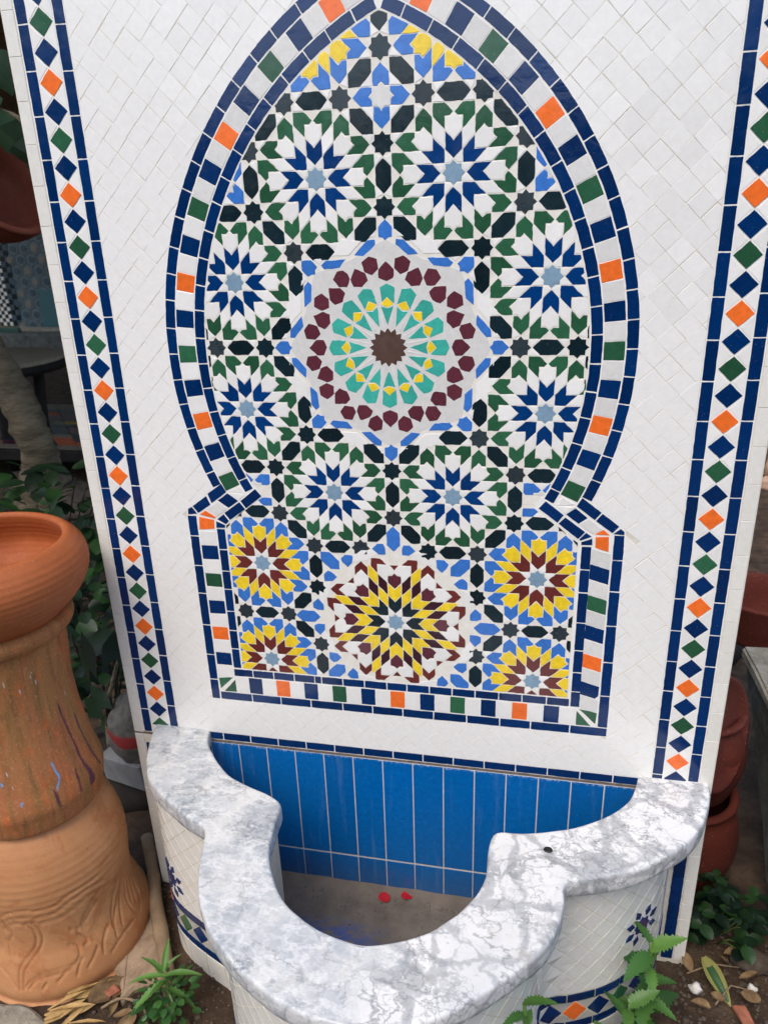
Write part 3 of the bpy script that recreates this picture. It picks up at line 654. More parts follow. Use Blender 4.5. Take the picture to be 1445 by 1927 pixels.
# -- below: navy course, blue back of the basin, lower edge strips
row_bricks(-7.835, -7.655, [-4.57, -4.21] + [-3.62 + .5805 * k for k in range(15)])
put('ledge_shade_strip', [(-5.61, -7.895), (5.61, -7.895), (5.61, -7.84), (-5.61, -7.84)], 'shaded_joint', thick=.006, gap=0, rag=.006, tilt=0)  # joint under the slab edge; the shadow of the recess is in its dark colour
bx = [-4.5 + .003] + [-3.905 + .5925 * k for k in range(15)]
for a, b in zip(bx[:-1], bx[1:]):
    put('basin_tile', [(a, -10.425), (b, -10.425), (b, -7.9), (a, -7.9)], 'basin_blue', gap=.011, thick=.012, rag=0)
    put('basin_tile', [(a, -11.25), (b, -11.25), (b, -10.455), (a, -10.455)], 'basin_blue', gap=.009, thick=.012, rag=0)
for sgn in (-1, 1):
    a, b = sorted((sgn * 5.16, sgn * 5.385)); col_bricks(a, b, [-11.98 + .3525 * k for k in range(12)][::-1], gap=.009, thick=.02)
    a, b = sorted((sgn * 5.40, sgn * 5.605)); col_bricks(a, b, [-12.0, -11.45, -10.9, -10.5, -9.9, -9.3, -8.7, -7.9][::-1], 'edge_tile', 'cream', gap=.008, thick=.016, rag=.003)

# -- basin: trefoil outline seen in plan (u, w)
INNER = [(-3.90, -.06), (-3.86, .14), (-3.74, .41), (-3.55, .64), (-3.34, .88), (-3.11, 1.08), (-2.88, 1.23), (-2.67, 1.33), (-2.41, 1.43), (-2.15, 1.51), (-1.91, 1.62), (-1.79, 1.74), (-1.77, 1.88), (-1.76, 2.06), (-1.73, 2.30), (-1.70, 2.53), (-1.65, 2.74), (-1.55, 2.98), (-1.43, 3.19), (-1.26, 3.44), (-1.06, 3.64), (-.85, 3.78), (-.42, 3.99), (.08, 4.09), (.39, 4.06), (.69, 3.96), (1.08, 3.75), (1.27, 3.58), (1.46, 3.38), (1.62, 3.14), (1.73, 2.93), (1.82, 2.61), (1.82, 2.22), (1.84, 1.93), (1.90, 1.77), (2.04, 1.70), (2.33, 1.67), (2.68, 1.59), (3.02, 1.48), (3.37, 1.31), (3.73, 1.06), (4.03, .77), (4.22, .45), (4.37, -.06)]
OUTER = [(-5.11, -.06), (-5.0, .40), (-4.83, .87), (-4.62, 1.27), (-4.44, 1.52), (-4.11, 1.80), (-3.66, 2.08), (-3.28, 2.29), (-3.0, 2.42), (-2.89, 2.52), (-2.81, 2.71), (-2.74, 2.99), (-2.65, 3.26), (-2.54, 3.53), (-2.41, 3.78), (-2.23, 4.02), (-2.04, 4.26), (-1.79, 4.47), (-1.45, 4.72), (-1.08, 4.92), (-.74, 5.08), (-.28, 5.2), (.25, 5.26), (.8, 5.2), (1.36, 4.97), (1.74, 4.68), (2.13, 4.35), (2.40, 4.09), (2.65, 3.82), (2.82, 3.54), (2.95, 3.20), (3.0, 2.86), (2.99, 2.70), (3.06, 2.53), (3.31, 2.47), (3.63, 2.36), (3.96, 2.22), (4.29, 2.02), (4.65, 1.73), (4.95, 1.46), (5.21, 1.10), (5.40, .69), (5.52, .31), (5.57, -.06)]
def resample(pts, step):
    s = smooth_pts([(a, b, 0) for a, b in pts], 8); out = [s[0]]; acc = 0
    for a, b in zip(s[:-1], s[1:]):
        acc += (b - a).length
        if acc >= step: out.append(b); acc = 0
    if (out[-1] - s[-1]).length > step * .3: out.append(s[-1])
    else: out[-1] = s[-1]
    return [(p.x, p.y) for p in out]
def offset_path(pts, d, df=None):
    out = []; n = len(pts)
    for i in range(n):
        a, b = pts[max(i - 1, 0)], pts[min(i + 1, n - 1)]; t = (b[0] - a[0], b[1] - a[1]); L = math.hypot(*t) or 1
        dd = d if df is None else df(i / (n - 1)); out.append((pts[i][0] - t[1] / L * dd, pts[i][1] + t[0] / L * dd))
    return out
def rim():
    loop = resample(OUTER, .07) + resample(INNER, .07)[::-1]; loop = clean(loop)
    if area(loop) < 0: loop = loop[::-1]
    lev = [(-8.0, .07), (-7.985, .03), (-7.95, .006), (-7.88, 0), (-7.70, .0), (-7.66, .007), (-7.635, .021), (-7.623, .042), (-7.62, .062)]
    n = len(loop); V = []; base_in = {}
    for v, e in lev:
        q = inset(loop, e) if e else loop
        for (x, w) in q:
            s = Vector((x * .1, w * .1, v * .1)); V.append(P(x, v + noise.noise(s * 30) * .004, w + noise.noise(s * 25 + Vector((9, 0, 0))) * .018 * (0 if w < .05 else 1)))
    F = [(k * n + i, (k + 1) * n + i, (k + 1) * n + (i + 1) % n, k * n + (i + 1) % n) for k in range(len(lev) - 1) for i in range(n)]
    bm = bmesh.new(); vs = [bm.verts.new(v) for v in V]
    for f in F: bm.faces.new([vs[i] for i in f]).smooth = True
    for k in (len(lev) - 1, 0):
        q = inset(loop, lev[k][1]); idx = {}
        for tri in tessellate_polygon([[Vector((x, w, 0)) for x, w in q]]):
            try: bm.faces.new([vs[k * n + i] for i in tri]).smooth = False
            except ValueError: pass
    bmesh.ops.recalc_face_normals(bm, faces=bm.faces)
    me = bpy.data.meshes.new('m'); bm.to_mesh(me); bm.free(); return me
rimo = link('marble_rim', rim(), 'marble', fountain)
# small dark fitting let into the right arm of the rim
bolt, _, _ = lathe([(.001, .03), (.02, .03), (.035, .02), (.045, .035), (.065, .03), (.075, 0)], 20); link('bolt_head', bolt, 'black_metal', rimo, P(2.76, -7.625, 1.98)).scale = (1, .8, .7)
# basin body
n_out = resample(OUTER, .05); BO = offset_path(n_out, 0, lambda t: -float(np.interp(t, [0, .07, .2, .26, .5, .74, .8, 1], [0, .03, .24, .28, .25, .30, .36, .52])))
def dedupe(pts):      # drop back-tracking points at the inner corners
    out = [pts[0]]
    for i in range(1, len(pts)):
        t = (n_out[min(i + 1, len(n_out) - 1)][0] - n_out[i - 1][0], n_out[min(i + 1, len(n_out) - 1)][1] - n_out[i - 1][1])
        d = (pts[i][0] - out[-1][0], pts[i][1] - out[-1][1])
        if d[0] * t[0] + d[1] * t[1] > 0: out.append(pts[i])
    return out
BO = dedupe(BO); BI = offset_path(resample(INNER, .05), .12)
cum = [0]
for a, b in zip(BO[:-1], BO[1:]): cum.append(cum[-1] + math.hypot(b[0] - a[0], b[1] - a[1]))
SL = cum[-1]; cuma = np.array(cum); boa = np.array(BO)
def curve(s, v, off):
    s = min(max(s, 0), SL); x = np.interp(s, cuma, boa[:, 0]); w = np.interp(s, cuma, boa[:, 1]); e = .12
    t = np.array([np.interp(min(s + e, SL), cuma, boa[:, 0]) - np.interp(max(s - e, 0), cuma, boa[:, 0]), np.interp(min(s + e, SL), cuma, boa[:, 1]) - np.interp(max(s - e, 0), cuma, boa[:, 1])]); t /= np.linalg.norm(t)
    return P(x - t[1] * off, v, w + t[0] * off)
def shell(o, i, v0, v1):
    loop = o + i[::-1]; n = len(loop); V = [P(x, v, w) for v in (v0, v1) for x, w in loop]
    F = [(k, (k + 1) % n, n + (k + 1) % n, n + k) for k in range(n)]
    bm = bmesh.new(); vs = [bm.verts.new(v) for v in V]
    for f in F: bm.faces.new([vs[k] for k in f])
    bm.faces.new(vs[n:]); bmesh.ops.recalc_face_normals(bm, faces=bm.faces)
    me = bpy.data.meshes.new('m'); bm.to_mesh(me); bm.free(); return me
basin = link('basin_wall', shell(BO, BI, -12.3, -7.99), 'grout_cream', fountain)
nL = min(range(len(BO)), key=lambda i: math.hypot(BO[i][0] + 2.72, BO[i][1] - 2.42)); nR = min(range(len(BO)), key=lambda i: math.hypot(BO[i][0] - 2.72, BO[i][1] - 2.42))
sL, sR = cum[nL], cum[nR]; segs = [(0.02, sL), (sL, sR), (sR, SL - .02)]
BT = dict(parent=basin, curve=curve, tilt=0)
for (a, b) in segs:
    rect = [(a, -10.58), (b, -10.58), (b, -8.02), (a, -8.02)]; d = .215
    for i in range(-2, int((b - a) / d) + 3):
        for j in range(-14, 2):
            if (i + j) % 2: continue
            cx, cy = a + i * d, -8.12 + j * d
            q = clip_convex([(cx - d, cy), (cx, cy - d), (cx + d, cy), (cx, cy + d)], rect)
            if len(q) >= 3: put('square_tile', q, 'cream', gap=.006, thick=.008, rag=0, bev=.004, cap=290, **BT)
    nb = max(1, round((b - a) / .5)); st = (b - a) / nb
    for k in range(nb):
        x0, x1 = a + k * st, a + (k + 1) * st
        for v0, v1 in ((-10.78, -10.60), (-11.46, -11.28)): put('border_brick', [(x0, v0), (x1, v0), (x1, v1), (x0, v1)], 'navy', gap=.012, thick=.02, rag=.003, **BT)
        put('foot_tile', [(x0, -12.1), (x1, -12.1), (x1, -11.48), (x0, -11.48)], 'cream', gap=.008, thick=.016, rag=0, **BT)
    nd = max(1, round((b - a) / .44)); st = (b - a) / nd
    for k in range(nd):
        x = a + (k + .5) * st; h = .235; c = ('navy', 'orange', 'navy', 'green')[k % 4] if a > sL + .1 else ('navy', 'green', 'navy', 'orange')[(nd + 1 - k) % 4]
        put('diamond_tile', [(x - st * .49, -11.03), (x, -11.03 - h), (x + st * .49, -11.03), (x, -11.03 + h)], c, gap=.008, thick=.02, rag=.003, **BT)
        for xx in (x - st / 2, x + st / 2):
            for s in (-1, 1):
                q = clip_convex([(xx - st * .46, -11.03 + s * .24), (xx, -11.03 + s * .025), (xx + st * .46, -11.03 + s * .24)][::(-1 if s < 0 else -1)] if s < 0 else [(xx, -11.03 + .025), (xx + st * .46, -11.03 + .24), (xx - st * .46, -11.03 + .24)], [(a, -12), (b, -12), (b, -9), (a, -9)]) if s > 0 else clip_convex([(xx, -11.055), (xx - st * .46, -11.27), (xx + st * .46, -11.27)], [(a, -12), (b, -12), (b, -9), (a, -9)])
                if len(q) >= 3: put('triangle_tile', q, 'cream', gap=.006, thick=.014, rag=0, **BT)
# navy star motif on each side lobe
def motif(s0, v0):
    put('star_tile', [(s0 + x * 1.15, v0 + y * 1.15) for x, y in STAR], 'navy', gap=.004, thick=.024, rag=.003, **BT)
    for i in range(8):
        q = rot([(0, .20), (.075, .30), (0, .43), (-.075, .30)], 45 * i + 22.5, (s0, v0)); put('rhombus_tile', q, 'navy', gap=.004, thick=.024, rag=.003, **BT)
def s_at(u, lobe):
    rngi = range(0, nL) if lobe < 0 else range(nR, len(BO)); return cum[min(rngi, key=lambda i: abs(BO[i][0] - u))]
motif(s_at(4.42, 1), -9.62); motif(s_at(-4.30, -1), -10.05)
for (nm, pn), (par, parts) in REST.items(): join_stuff(nm, parts, par)
# basin floor with sediment
def floor():
    us = np.arange(-4.6, 4.85, .16); ws = np.arange(0, 4.6, .16); n = len(us)
    V = [P(u, -11.2 + noise.noise(Vector((u, w, 0)) * 2) * .02 + max(0, .25 - w) * .25, w) for w in ws for u in us]
    F = [(j * n + i, j * n + i + 1, (j + 1) * n + i + 1, (j + 1) * n + i) for j in range(len(ws) - 1) for i in range(n - 1)]
    poly = INNER_OUT; 
    def inside(x, y):
        c = False
        for i in range(len(poly)):
            (x1, y1), (x2, y2) = poly[i - 1], poly[i]
            if (y1 > y) != (y2 > y) and x < (x2 - x1) * (y - y1) / (y2 - y1) + x1: c = not c
        return c
    F = [f for f in F if inside(*[(sum(V[i][k] for i in f) / 4) * (10 if k == 0 else -10) for k in (0, 1)])]
    return mesh(V, [f[::-1] for f in F], True)
INNER_OUT = [(-4.5, -.1)] + offset_path(resample(INNER, .1), .22) + [(4.9, -.1)]
t = NT('basin_floor_paint'); nz = t.noise(12, 6, .65)
col = t.ramp(nz, ((.3, srgb(88, 80, 72)), (.5, srgb(110, 101, 92)), (.72, srgb(126, 116, 104))))
sx = t.n('ShaderNodeSeparateXYZ'); t.l(t.P(), sx.inputs[0])
m = t.math('MULTIPLY', t.ramp(t.noise(26, 6, .75, t.scaled((1, 2.5, 1))), ((.44, (0, 0, 0)), (.54, (1, 1, 1)))), t.math('MULTIPLY', t.ramp(t.math('MULTIPLY', sx.outputs[1], -1), ((.085, (0, 0, 0)), (.125, (1, 1, 1)))), t.ramp(t.math('ADD', sx.outputs[0], .2), ((.1, (1, 1, 1)), (.2, (0, 0, 0))))))
t.base(t.mix(t.math('MULTIPLY', m, .85), col, srgb(50, 88, 160))); t.b.inputs['Roughness'].default_value = .85; t.bump(t.noise(190, 5), .4, .002); MATS['basin_floor'] = t.m
link('basin_floor', floor(), 'basin_floor', fountain)
def silt():
    random.seed(77); V, F = [], []
    tet = [Vector(v) for v in ((1, 1, 1), (-1, -1, 1), (-1, 1, -1), (1, -1, -1))]; tf = ((0, 1, 2), (0, 3, 1), (0, 2, 3), (1, 3, 2))
    for i in range(1500):
        u = random.uniform(-3.2, 3.4); w = .03 + random.expovariate(2.6) if i % 3 else random.uniform(.1, 3.6)
        if w > 3.6: continue
        c = P(u, -11.19, w); r = random.uniform(.0004, .0012) * (1 if random.random() < .97 else 1.8); m = Matrix.Rotation(random.uniform(0, 6), 3, Vector((random.random(), random.random(), .3))); b = len(V)
        V += [c + m @ (v * r) for v in tet]; F += [[b + k for k in f] for f in tf]
    return mesh(V, F)
link('silt_grains', silt(), 'concrete_floor', fountain, kind='stuff')

# ------------------------------------------------------------------ foliage helpers
def leaf_mesh(kind, length=1.0, width=.4, n=9, curl=.25, fold=.18, mat='leaf_mid'):
    V, F = [], []
    def prof(t):
        if kind == 'lance': return math.sin(math.pi * min(1, t * .92 + .06)) ** .8 * (1 - .25 * t)
        if kind == 'oval': return math.sin(math.pi * (t * .96 + .03)) ** .6
        if kind == 'petal': return [.35, .7, .92, 1.0, 1.0, .9, .95, .7, .38][min(8, int(t * 8.01))]
        if kind == 'fig':
            return [.10, .55, .95, .70, .42, .62, .80, .60, .30, .02][min(9, int(t * 9.01))]
        base = math.sin(math.pi * min(1, t * .9 + .08)) ** .7 * (1.15 - .6 * t)      # serrated
        return base * (1.0 if int(t * 24) % 2 else .68)
    n = {'fig': 10, 'serr': 22}.get(kind, n)
    for i in range(n):
        t = i / (n - 1); h = prof(t) * width / 2; y = t * length; z = -curl * length * t * t
        side = .16 * h if kind in ('fig', 'serr') else 0
        V += [(-h, y - side, z + fold * h + random.uniform(-.01, .01) * length), (-h * .5, y, z + fold * h * .35), (0, y, z), (h * .5, y, z + fold * h * .35), (h, y - side, z + fold * h + random.uniform(-.01, .01) * length)]
    for i in range(n - 1):
        for k in range(4): F.append((i * 5 + k, i * 5 + k + 1, (i + 1) * 5 + k + 1, (i + 1) * 5 + k))
    me = mesh(V, F, True); me.materials.append(MATS[mat]); return me
def place_leaf(me, base, direction, up=(0, 0, 1), scale=1.0, parent=None, name='leaf', roll=0):
    d = Vector(direction).normalized(); u = Vector(up); s = d.cross(u)
    if s.length < .02: s = d.cross(Vector((1, 0, 0)))
    s.normalize(); nrm = s.cross(d)
    m = Matrix((s, d, nrm)).transposed().to_4x4() @ Matrix.Rotation(roll, 4, 'Y') @ Matrix.Scale(scale, 4); m.translation = Vector(base)
    o = link(name, me, None, None)
    if parent:
        o.parent = parent; m = Matrix.Translation(-parent.location) @ m
    o.matrix_basis = m
    return o

# ------------------------------------------------------------------ terracotta stack on the left
AX = (-7.0, 1.45)
CARVE = {"a": [[93.2, -10.02], [83.7, -9.86], [73.0, -9.82], [61.4, -9.88], [52.6, -9.86], [43.2, -9.76], [31.1, -9.72], [20.6, -9.75]], "a2": [[96.6, -10.26], [85.6, -10.05], [73.5, -10.01], [61.7, -10.07], [52.7, -10.03], [43.2, -9.93], [29.7, -9.87], [14.8, -9.98]], "a3": [[94.5, -10.33], [76.9, -10.13], [61.9, -10.23], [50.7, -10.22], [39.8, -10.13], [27.0, -10.07], [9.0, -10.19]], "b": [[92.3, -10.27], [80.9, -10.18], [73.5, -10.28], [71.0, -10.52], [73.1, -10.78], [79.4, -11.0], [85.3, -11.18], [86.9, -11.4], [86.7, -11.67]], "b2": [[87.3, -10.19], [75.7, -10.14], [68.1, -10.31], [66.7, -10.64], [71.0, -10.88], [77.8, -11.09], [82.3, -11.27], [83.7, -11.48], [83.9, -11.66]], "c": [[39.3, -10.63], [34.2, -10.43], [26.4, -10.21], [17.3, -10.14], [3.3, -10.26]], "c2": [[38.3, -10.68], [32.8, -10.51], [24.2, -10.32], [11.5, -10.3], [-0.7, -10.37]], "d": [[18.0, -11.11], [14.7, -10.87], [9.6, -10.57], [1.6, -10.35]], "d2": [[18.2, -11.36], [15.9, -11.08], [9.4, -10.84], [-0.8, -10.5]], "d3": [[11.0, -11.24], [7.1, -10.98], [2.5, -10.72], [-5.4, -10.45]], "e": [[-7.8, -10.52], [-4.7, -10.79], [-2.1, -11.02], [-1.9, -11.23], [-5.9, -11.42], [-11.4, -11.39], [-17.0, -11.19], [-21.2, -10.88]], "e2": [[-11.9, -10.63], [-8.6, -10.94], [-5.3, -11.11]], "e3": [[-16.9, -10.77], [-12.3, -11.05], [-8.7, -11.21]], "f": [[30.3, -11.44], [28.2, -11.24], [23.7, -11.09], [19.2, -11.01]], "f2": [[25.3, -11.54], [16.6, -11.44], [7.7, -11.41], [0.8, -11.43]], "g": [[82.7, -11.6], [78.0, -11.45], [70.1, -11.35], [61.5, -11.34], [54.1, -11.35], [47.1, -11.28], [44.5, -11.12], [45.9, -11.02], [50.9, -10.93]], "g2": [[80.5, -11.63], [74.7, -11.46], [63.9, -11.41], [56.6, -11.42], [48.8, -11.35], [44.3, -11.22]], "h": [[42.1, -11.52], [36.7, -11.38], [32.8, -11.25]], "h2": [[49.4, -11.57], [47.1, -11.41], [43.8, -11.29]], "h3": [[62.1, -11.57], [58.6, -11.49], [55.7, -11.43]], "h4": [[71.6, -11.65], [68.6, -11.54]], "i": [[104.3, -11.28], [96.3, -11.38], [89.8, -11.62]], "i2": [[102.7, -10.82], [102.1, -10.97]], "i3": [[95.1, -10.74], [94.2, -10.98], [91.8, -11.18]], "i4": [[92.9, -10.68], [88.4, -10.98]], "j": [[95.3, -10.38], [89.7, -10.39], [88.8, -10.5], [92.4, -10.63], [98.0, -10.72]], "k": [[47.5, -10.61], [39.8, -10.71], [34.9, -10.72]], "k2": [[42.8, -10.79], [37.5, -11.03], [40.6, -11.08]]}
def seg_dist(T, H, poly, r0):
    s = smooth_pts([(math.radians(a) * r0, h, 0) for a, h in poly], 4); best = np.full(T.shape, 9.0); x = (((T + math.pi) % (2 * math.pi)) - math.pi) * r0
    for a, b in zip(s[:-1], s[1:]):
        d = b - a; L2 = d.x ** 2 + d.y ** 2 + 1e-9
        t = np.clip(((x - a.x) * d.x + (H - a.y) * d.y) / L2, 0, 1)
        best = np.minimum(best, np.hypot(x - a.x - t * d.x, H - a.y - t * d.y))
    return best
def carve(T, H, R):
    out = np.zeros(T.shape)
    for k, pl in CARVE.items():
        d = seg_dist(T, H - 12, pl, 1.5); out = np.minimum(out, -.034 * np.exp(-(d / .02) ** 2)) if True else out
        out += .008 * np.exp(-((d - .05) / .02) ** 2)
    return out + .006 * np.sin(H * 41) * np.exp(-((H - 2.6) / .8) ** 2)
urn_prof = dense([(.001, -.08), (1.60, -.08), (1.66, .02), (1.685, .22), (1.64, .45), (1.56, .75), (1.45, 1.10), (1.43, 1.55), (1.47, 2.0), (1.485, 2.35), (1.45, 2.72), (1.33, 3.15), (1.15, 3.50), (.95, 3.66), (.001, 3.70)], .03)
me, T_, H_ = lathe(urn_prof, 560, carve); urn = link('upturned_urn', me, 'terracotta_urn', loc=P(AX[0], -12, AX[1]))
tag(urn, 'pale upturned terracotta urn carved with swirling plants at the foot of the pot stack', 'urn')
DRIP = {"p1": [[8.3, -6.07], [7.4, -6.32], [5.6, -6.63], [3.5, -6.93], [2.9, -7.28], [0.7, -7.57], [-0.6, -7.74], [0.2, -7.9]], "p2": [[-8.5, -6.5], [-9.2, -6.85], [-11.3, -7.19], [-13.7, -7.52], [-16.4, -7.81]], "p3": [[11.8, -7.45], [13.0, -7.67], [13.5, -7.88]], "p4": [[33.5, -7.59], [32.9, -7.76], [32.4, -7.9]], "b1": [[29.1, -7.06], [28.5, -7.21], [26.8, -7.35], [29.1, -7.48], [31.2, -7.56]], "b2": [[70.2, -7.12], [70.1, -7.17]], "b3": [[57.7, -7.57], [58.9, -7.62]], "w1": [[50.7, -5.2], [50.4, -5.28]], "w2": [[39.5, -5.43], [39.3, -5.49]], "w3": [[-4.0, -5.98], [-4.2, -6.05]], "w4": [[65.1, -6.97], [63.6, -7.06]], "w5": [[27.7, -5.18], [29.0, -5.28]], "w6": [[25.5, -5.39], [25.5, -5.46]], "w7": [[62.7, -7.21], [62.8, -7.25]], "w8": [[64.5, -6.91], [60.0, -6.9]]}
def worn(T, H, R):
    out = np.zeros(T.shape)
    for i in range(T.shape[0]):
        for j in range(0, T.shape[1]):
            out[i, j] = .012 * noise.noise(Vector((math.cos(T[i, j]) * 6, math.sin(T[i, j]) * 6, H[i, j] * .9))) + .006 * noise.noise(Vector((math.cos(T[i, j]) * 26, math.sin(T[i, j]) * 26, H[i, j] * 3)))
    return out
pipe_prof = dense([(.9, 3.62), (1.20, 3.62), (1.255, 3.70), (1.30, 3.95), (1.325, 4.12), (1.29, 4.35), (1.23, 4.6), (1.13, 5.29), (1.09, 5.89), (1.10, 6.34), (1.13, 6.76), (1.145, 7.08), (1.17, 7.2), (1.28, 7.28), (1.34, 7.40), (1.335, 7.50), (1.25, 7.57), (1.05, 7.56), (1.0, 7.2)], .035)
me, T_, H_ = lathe(pipe_prof, 300, worn)
pa = me.color_attributes.new('paint', 'FLOAT_COLOR', 'POINT'); pm = me.attributes.new('paint_mask', 'FLOAT', 'POINT')
pa = me.color_attributes['paint']
colp = np.zeros(T_.shape + (4,), np.float32); colp[..., 3] = 1; mk = np.zeros(T_.shape, np.float32)
PC = {'p': srgb(92, 52, 66), 'b': srgb(118, 172, 214), 'w': srgb(228, 220, 204)}
for k, pl in DRIP.items():
    d = seg_dist(T_, H_ - 12, pl, 1.2); wd = {'p': .028, 'b': .026, 'w': .016}[k[0]]
    if k == 'p1': wd = wd + np.clip((-7.45 - (H_ - 12)) * .12, 0, .05)
    m = np.clip((wd - d) / .012, 0, 1); mk = np.maximum(mk, m); colp[m > .05] = PC[k[0]]
me.color_attributes['paint'].data.foreach_set('color', colp.ravel()); me.attributes['paint_mask'].data.foreach_set('value', mk.ravel().astype(np.float32))
pipe = link('chimney_pot', me, 'terracotta_pipe', loc=P(AX[0], -12, AX[1]))
tag(pipe, 'weathered clay pipe with purple and blue paint drips in the middle of the stack', 'chimney pot')
bowl_prof = dense([(.001, 7.35), (.95, 7.36), (1.08, 7.44), (1.27, 7.64), (1.55, 7.92), (1.71, 8.18), (1.775, 8.42), (1.75, 8.64), (1.65, 8.82), (1.53, 8.93), (1.44, 8.95), (1.40, 8.88), (1.45, 8.72), (1.55, 8.5), (1.58, 8.3), (1.45, 8.0), (1.15, 7.7), (.001, 7.6)], .035)
me, _, _ = lathe(bowl_prof, 160, lambda T, H, R: .004 * np.sin(H * 60) + .01 * np.sin(T * 2 + 1))
bowl = link('clay_bowl', me, 'terracotta_bowl', loc=P(AX[0], -12, AX[1]))
tag(bowl, 'round orange terracotta bowl with inward curved rim resting on top of the stack', 'bowl')

# ------------------------------------------------------------------ ground pieces, left foreground
def rock(name, c, size, mat, label, cat, group=None, sub=3, flat=.6, seed=0, amp=.28):
    bm = bmesh.new(); bmesh.ops.create_icosphere(bm, subdivisions=sub, radius=1)
    for v in bm.verts:
        n = noise.noise(v.co * 1.3 + Vector((seed, 0, 0))) * amp * 1.4 + noise.noise(v.co * 4 + Vector((0, seed, 0))) * amp * .35; v.co *= 1 + n
        v.co.x *= size[0]; v.co.y *= size[1]; v.co.z *= size[2]
    me = bpy.data.meshes.new('m'); bm.to_mesh(me); bm.free(); me.polygons.foreach_set('use_smooth', [True] * len(me.polygons))
    o = link(name, me, mat, loc=c)
    if label: tag(o, label, cat, group)
    return o
def slab_from(pts, v0, v1, rough=.012, sub=3, seed=0):
    """irregular flat stone: plan outline (u,w), top and bottom heights"""
    q = [(p.x, p.y) for p in smooth_pts([(a, b, 0) for a, b in pts + [pts[0]]], 3)][:-1]
    if area(q) < 0: q = q[::-1]
    V, F = [], []; n = len(q)
    for v, e in ((v0, 0), (v1 - .05, 0), (v1, .06)):
        for x, w in (inset(q, e) if e else q):
            k = Vector((x, w, v + seed)); V.append(P(x + noise.noise(k * 3) * .03, v + noise.noise(k * 2) * rough * 4, w + noise.noise(k * 3 + Vector((5, 5, 5))) * .03))
    F = [(k * n + i, (k + 1) * n + i, (k + 1) * n + (i + 1) % n, k * n + (i + 1) % n) for k in (0, 1) for i in range(n)] + [tuple(range(2 * n, 3 * n))[::-1]]
    bm = bmesh.new(); vs = [bm.verts.new(v) for v in V]
    for f in F: bm.faces.new([vs[i] for i in f])
    bmesh.ops.recalc_face_normals(bm, faces=bm.faces); me = bpy.data.meshes.new('m'); bm.to_mesh(me); bm.free(); return me
o = link('flat_stone', slab_from([(-6.4, -.3), (-6.0, .0), (-5.3, .9), (-4.6, 1.75), (-4.3, 2.15), (-4.6, 2.35), (-4.9, 2.55), (-5.0, 2.8), (-5.25, 2.45), (-5.6, 2.1), (-6.2, 1.4)], -12.15, -11.9), 'sandstone')
tag(o, 'tan sandstone slab lying between the carved urn and the wooden stick', 'stone slab')
o = link('wooden_stick', tube(smooth_pts([P(-6.3, -11.5, -.7), P(-5.8, -11.72, .0), P(-5.35, -11.78, .75), P(-4.85, -11.82, 1.45), P(-4.3, -11.86, 2.25), P(-4.0, -11.92, 2.75)], 5), [.013] * 6 + [.015] * 10 + [.0135] * 10, 10, lump=.12), 'wood_stick')
tag(o, 'weathered pale wooden stick lying along the left side of the basin', 'stick')
o = link('grey_paver', slab_from([(-7.9, 3.3), (-7.2, 3.22), (-6.7, 3.2), (-6.2, 3.38), (-5.9, 3.7), (-5.9, 4.6), (-8.2, 4.6)], -12.2, -11.92, seed=3), 'rough_stone')
tag(o, 'rough grey paving stone in the lower left corner in front of the urn', 'paving stone')
# leaf litter and straw
lance = leaf_mesh('lance', .09, .018, mat='straw', curl=.05, fold=.5); dry1 = leaf_mesh('oval', .06, .032, mat='dry_leaf', curl=.35, fold=.7); dry2 = leaf_mesh('oval', .055, .03, mat='dry_leaf', curl=-.3, fold=.5)
random.seed(5)
tuft = thing('straw_tuft', P(-5.95, -11.95, 3.2), 'tuft of dry yellow straw blades in front of the urn', 'straw')
for i in range(14):
    b = P(-5.95 + random.uniform(-.35, .3), -11.86 + random.uniform(0, .1), 3.2 + random.uniform(-.3, .3)); a = math.radians(random.gauss(28, 18))
    place_leaf(lance, b, (math.cos(a), math.sin(a), random.uniform(-.05, .12)), scale=random.uniform(.55, 1.0), roll=random.uniform(-1, 1), name='blade', parent=tuft)
tag(place_leaf(dry1, P(-5.62, -11.88, 2.93), (.7, .6, .1), scale=1.3, roll=.4, name='dry_leaf'), 'crumpled grey brown leaf between the urn base and the straw tuft', 'leaf')
lit = [(-5.0, 3.1, 'dry brown leaf on the soil just right of the straw tuft'), (-4.6, 2.98, 'dry brown leaf between the straw tuft and the left weed'), (-5.2, 2.75, 'dry leaf beside the pink brick splinter'), (-3.5, 3.05, 'dry brown leaf between the left weed and the basin foot'),
       (5.9, .98, 'dry leaf at the bottom edge beside the right weeds'), (6.84, .66, 'dry leaf nearest the lower right corner'), (6.74, -.3, 'dry leaf behind the larger brown stone'), (5.69, .28, 'dry leaf at the foot of the wall end, left of the yellow edged leaf'), (6.56, .29, 'dry leaf between the yellow edged leaf and the brown stones'), (6.3, -.15, 'dry leaf under the edge of the clover plant'), (6.2, .78, 'dry leaf beside the reddish brick fragment')]
for i, (u, w, lab) in enumerate(lit):
    b = P(u, -11.93 + random.uniform(0, .06), w); a = random.uniform(0, 6.28)
    tag(place_leaf(random.choice((dry1, dry2)), b, (math.cos(a), math.sin(a), random.uniform(-.1, .25)), scale=random.uniform(.4, .7), roll=random.uniform(-.8, .8), name='dry_leaf'), lab, 'leaf')
yl = leaf_mesh('lance', .085, .034, n=14, mat='leaf_variegated', curl=.25, fold=.5); yl.materials.append(MATS['leaf_mid']); yl.polygons.foreach_set('material_index', [1 if i % 4 in (1, 2) and 2 < i // 4 < 12 else 0 for i in range(len(yl.polygons))])
o = place_leaf(yl, P(5.95, -11.8, .02), (.35, -.9, -.05), roll=.3, name='yellowing_leaf')
tag(o, 'yellow edged green leaf lying on the soil right of the basin', 'leaf')
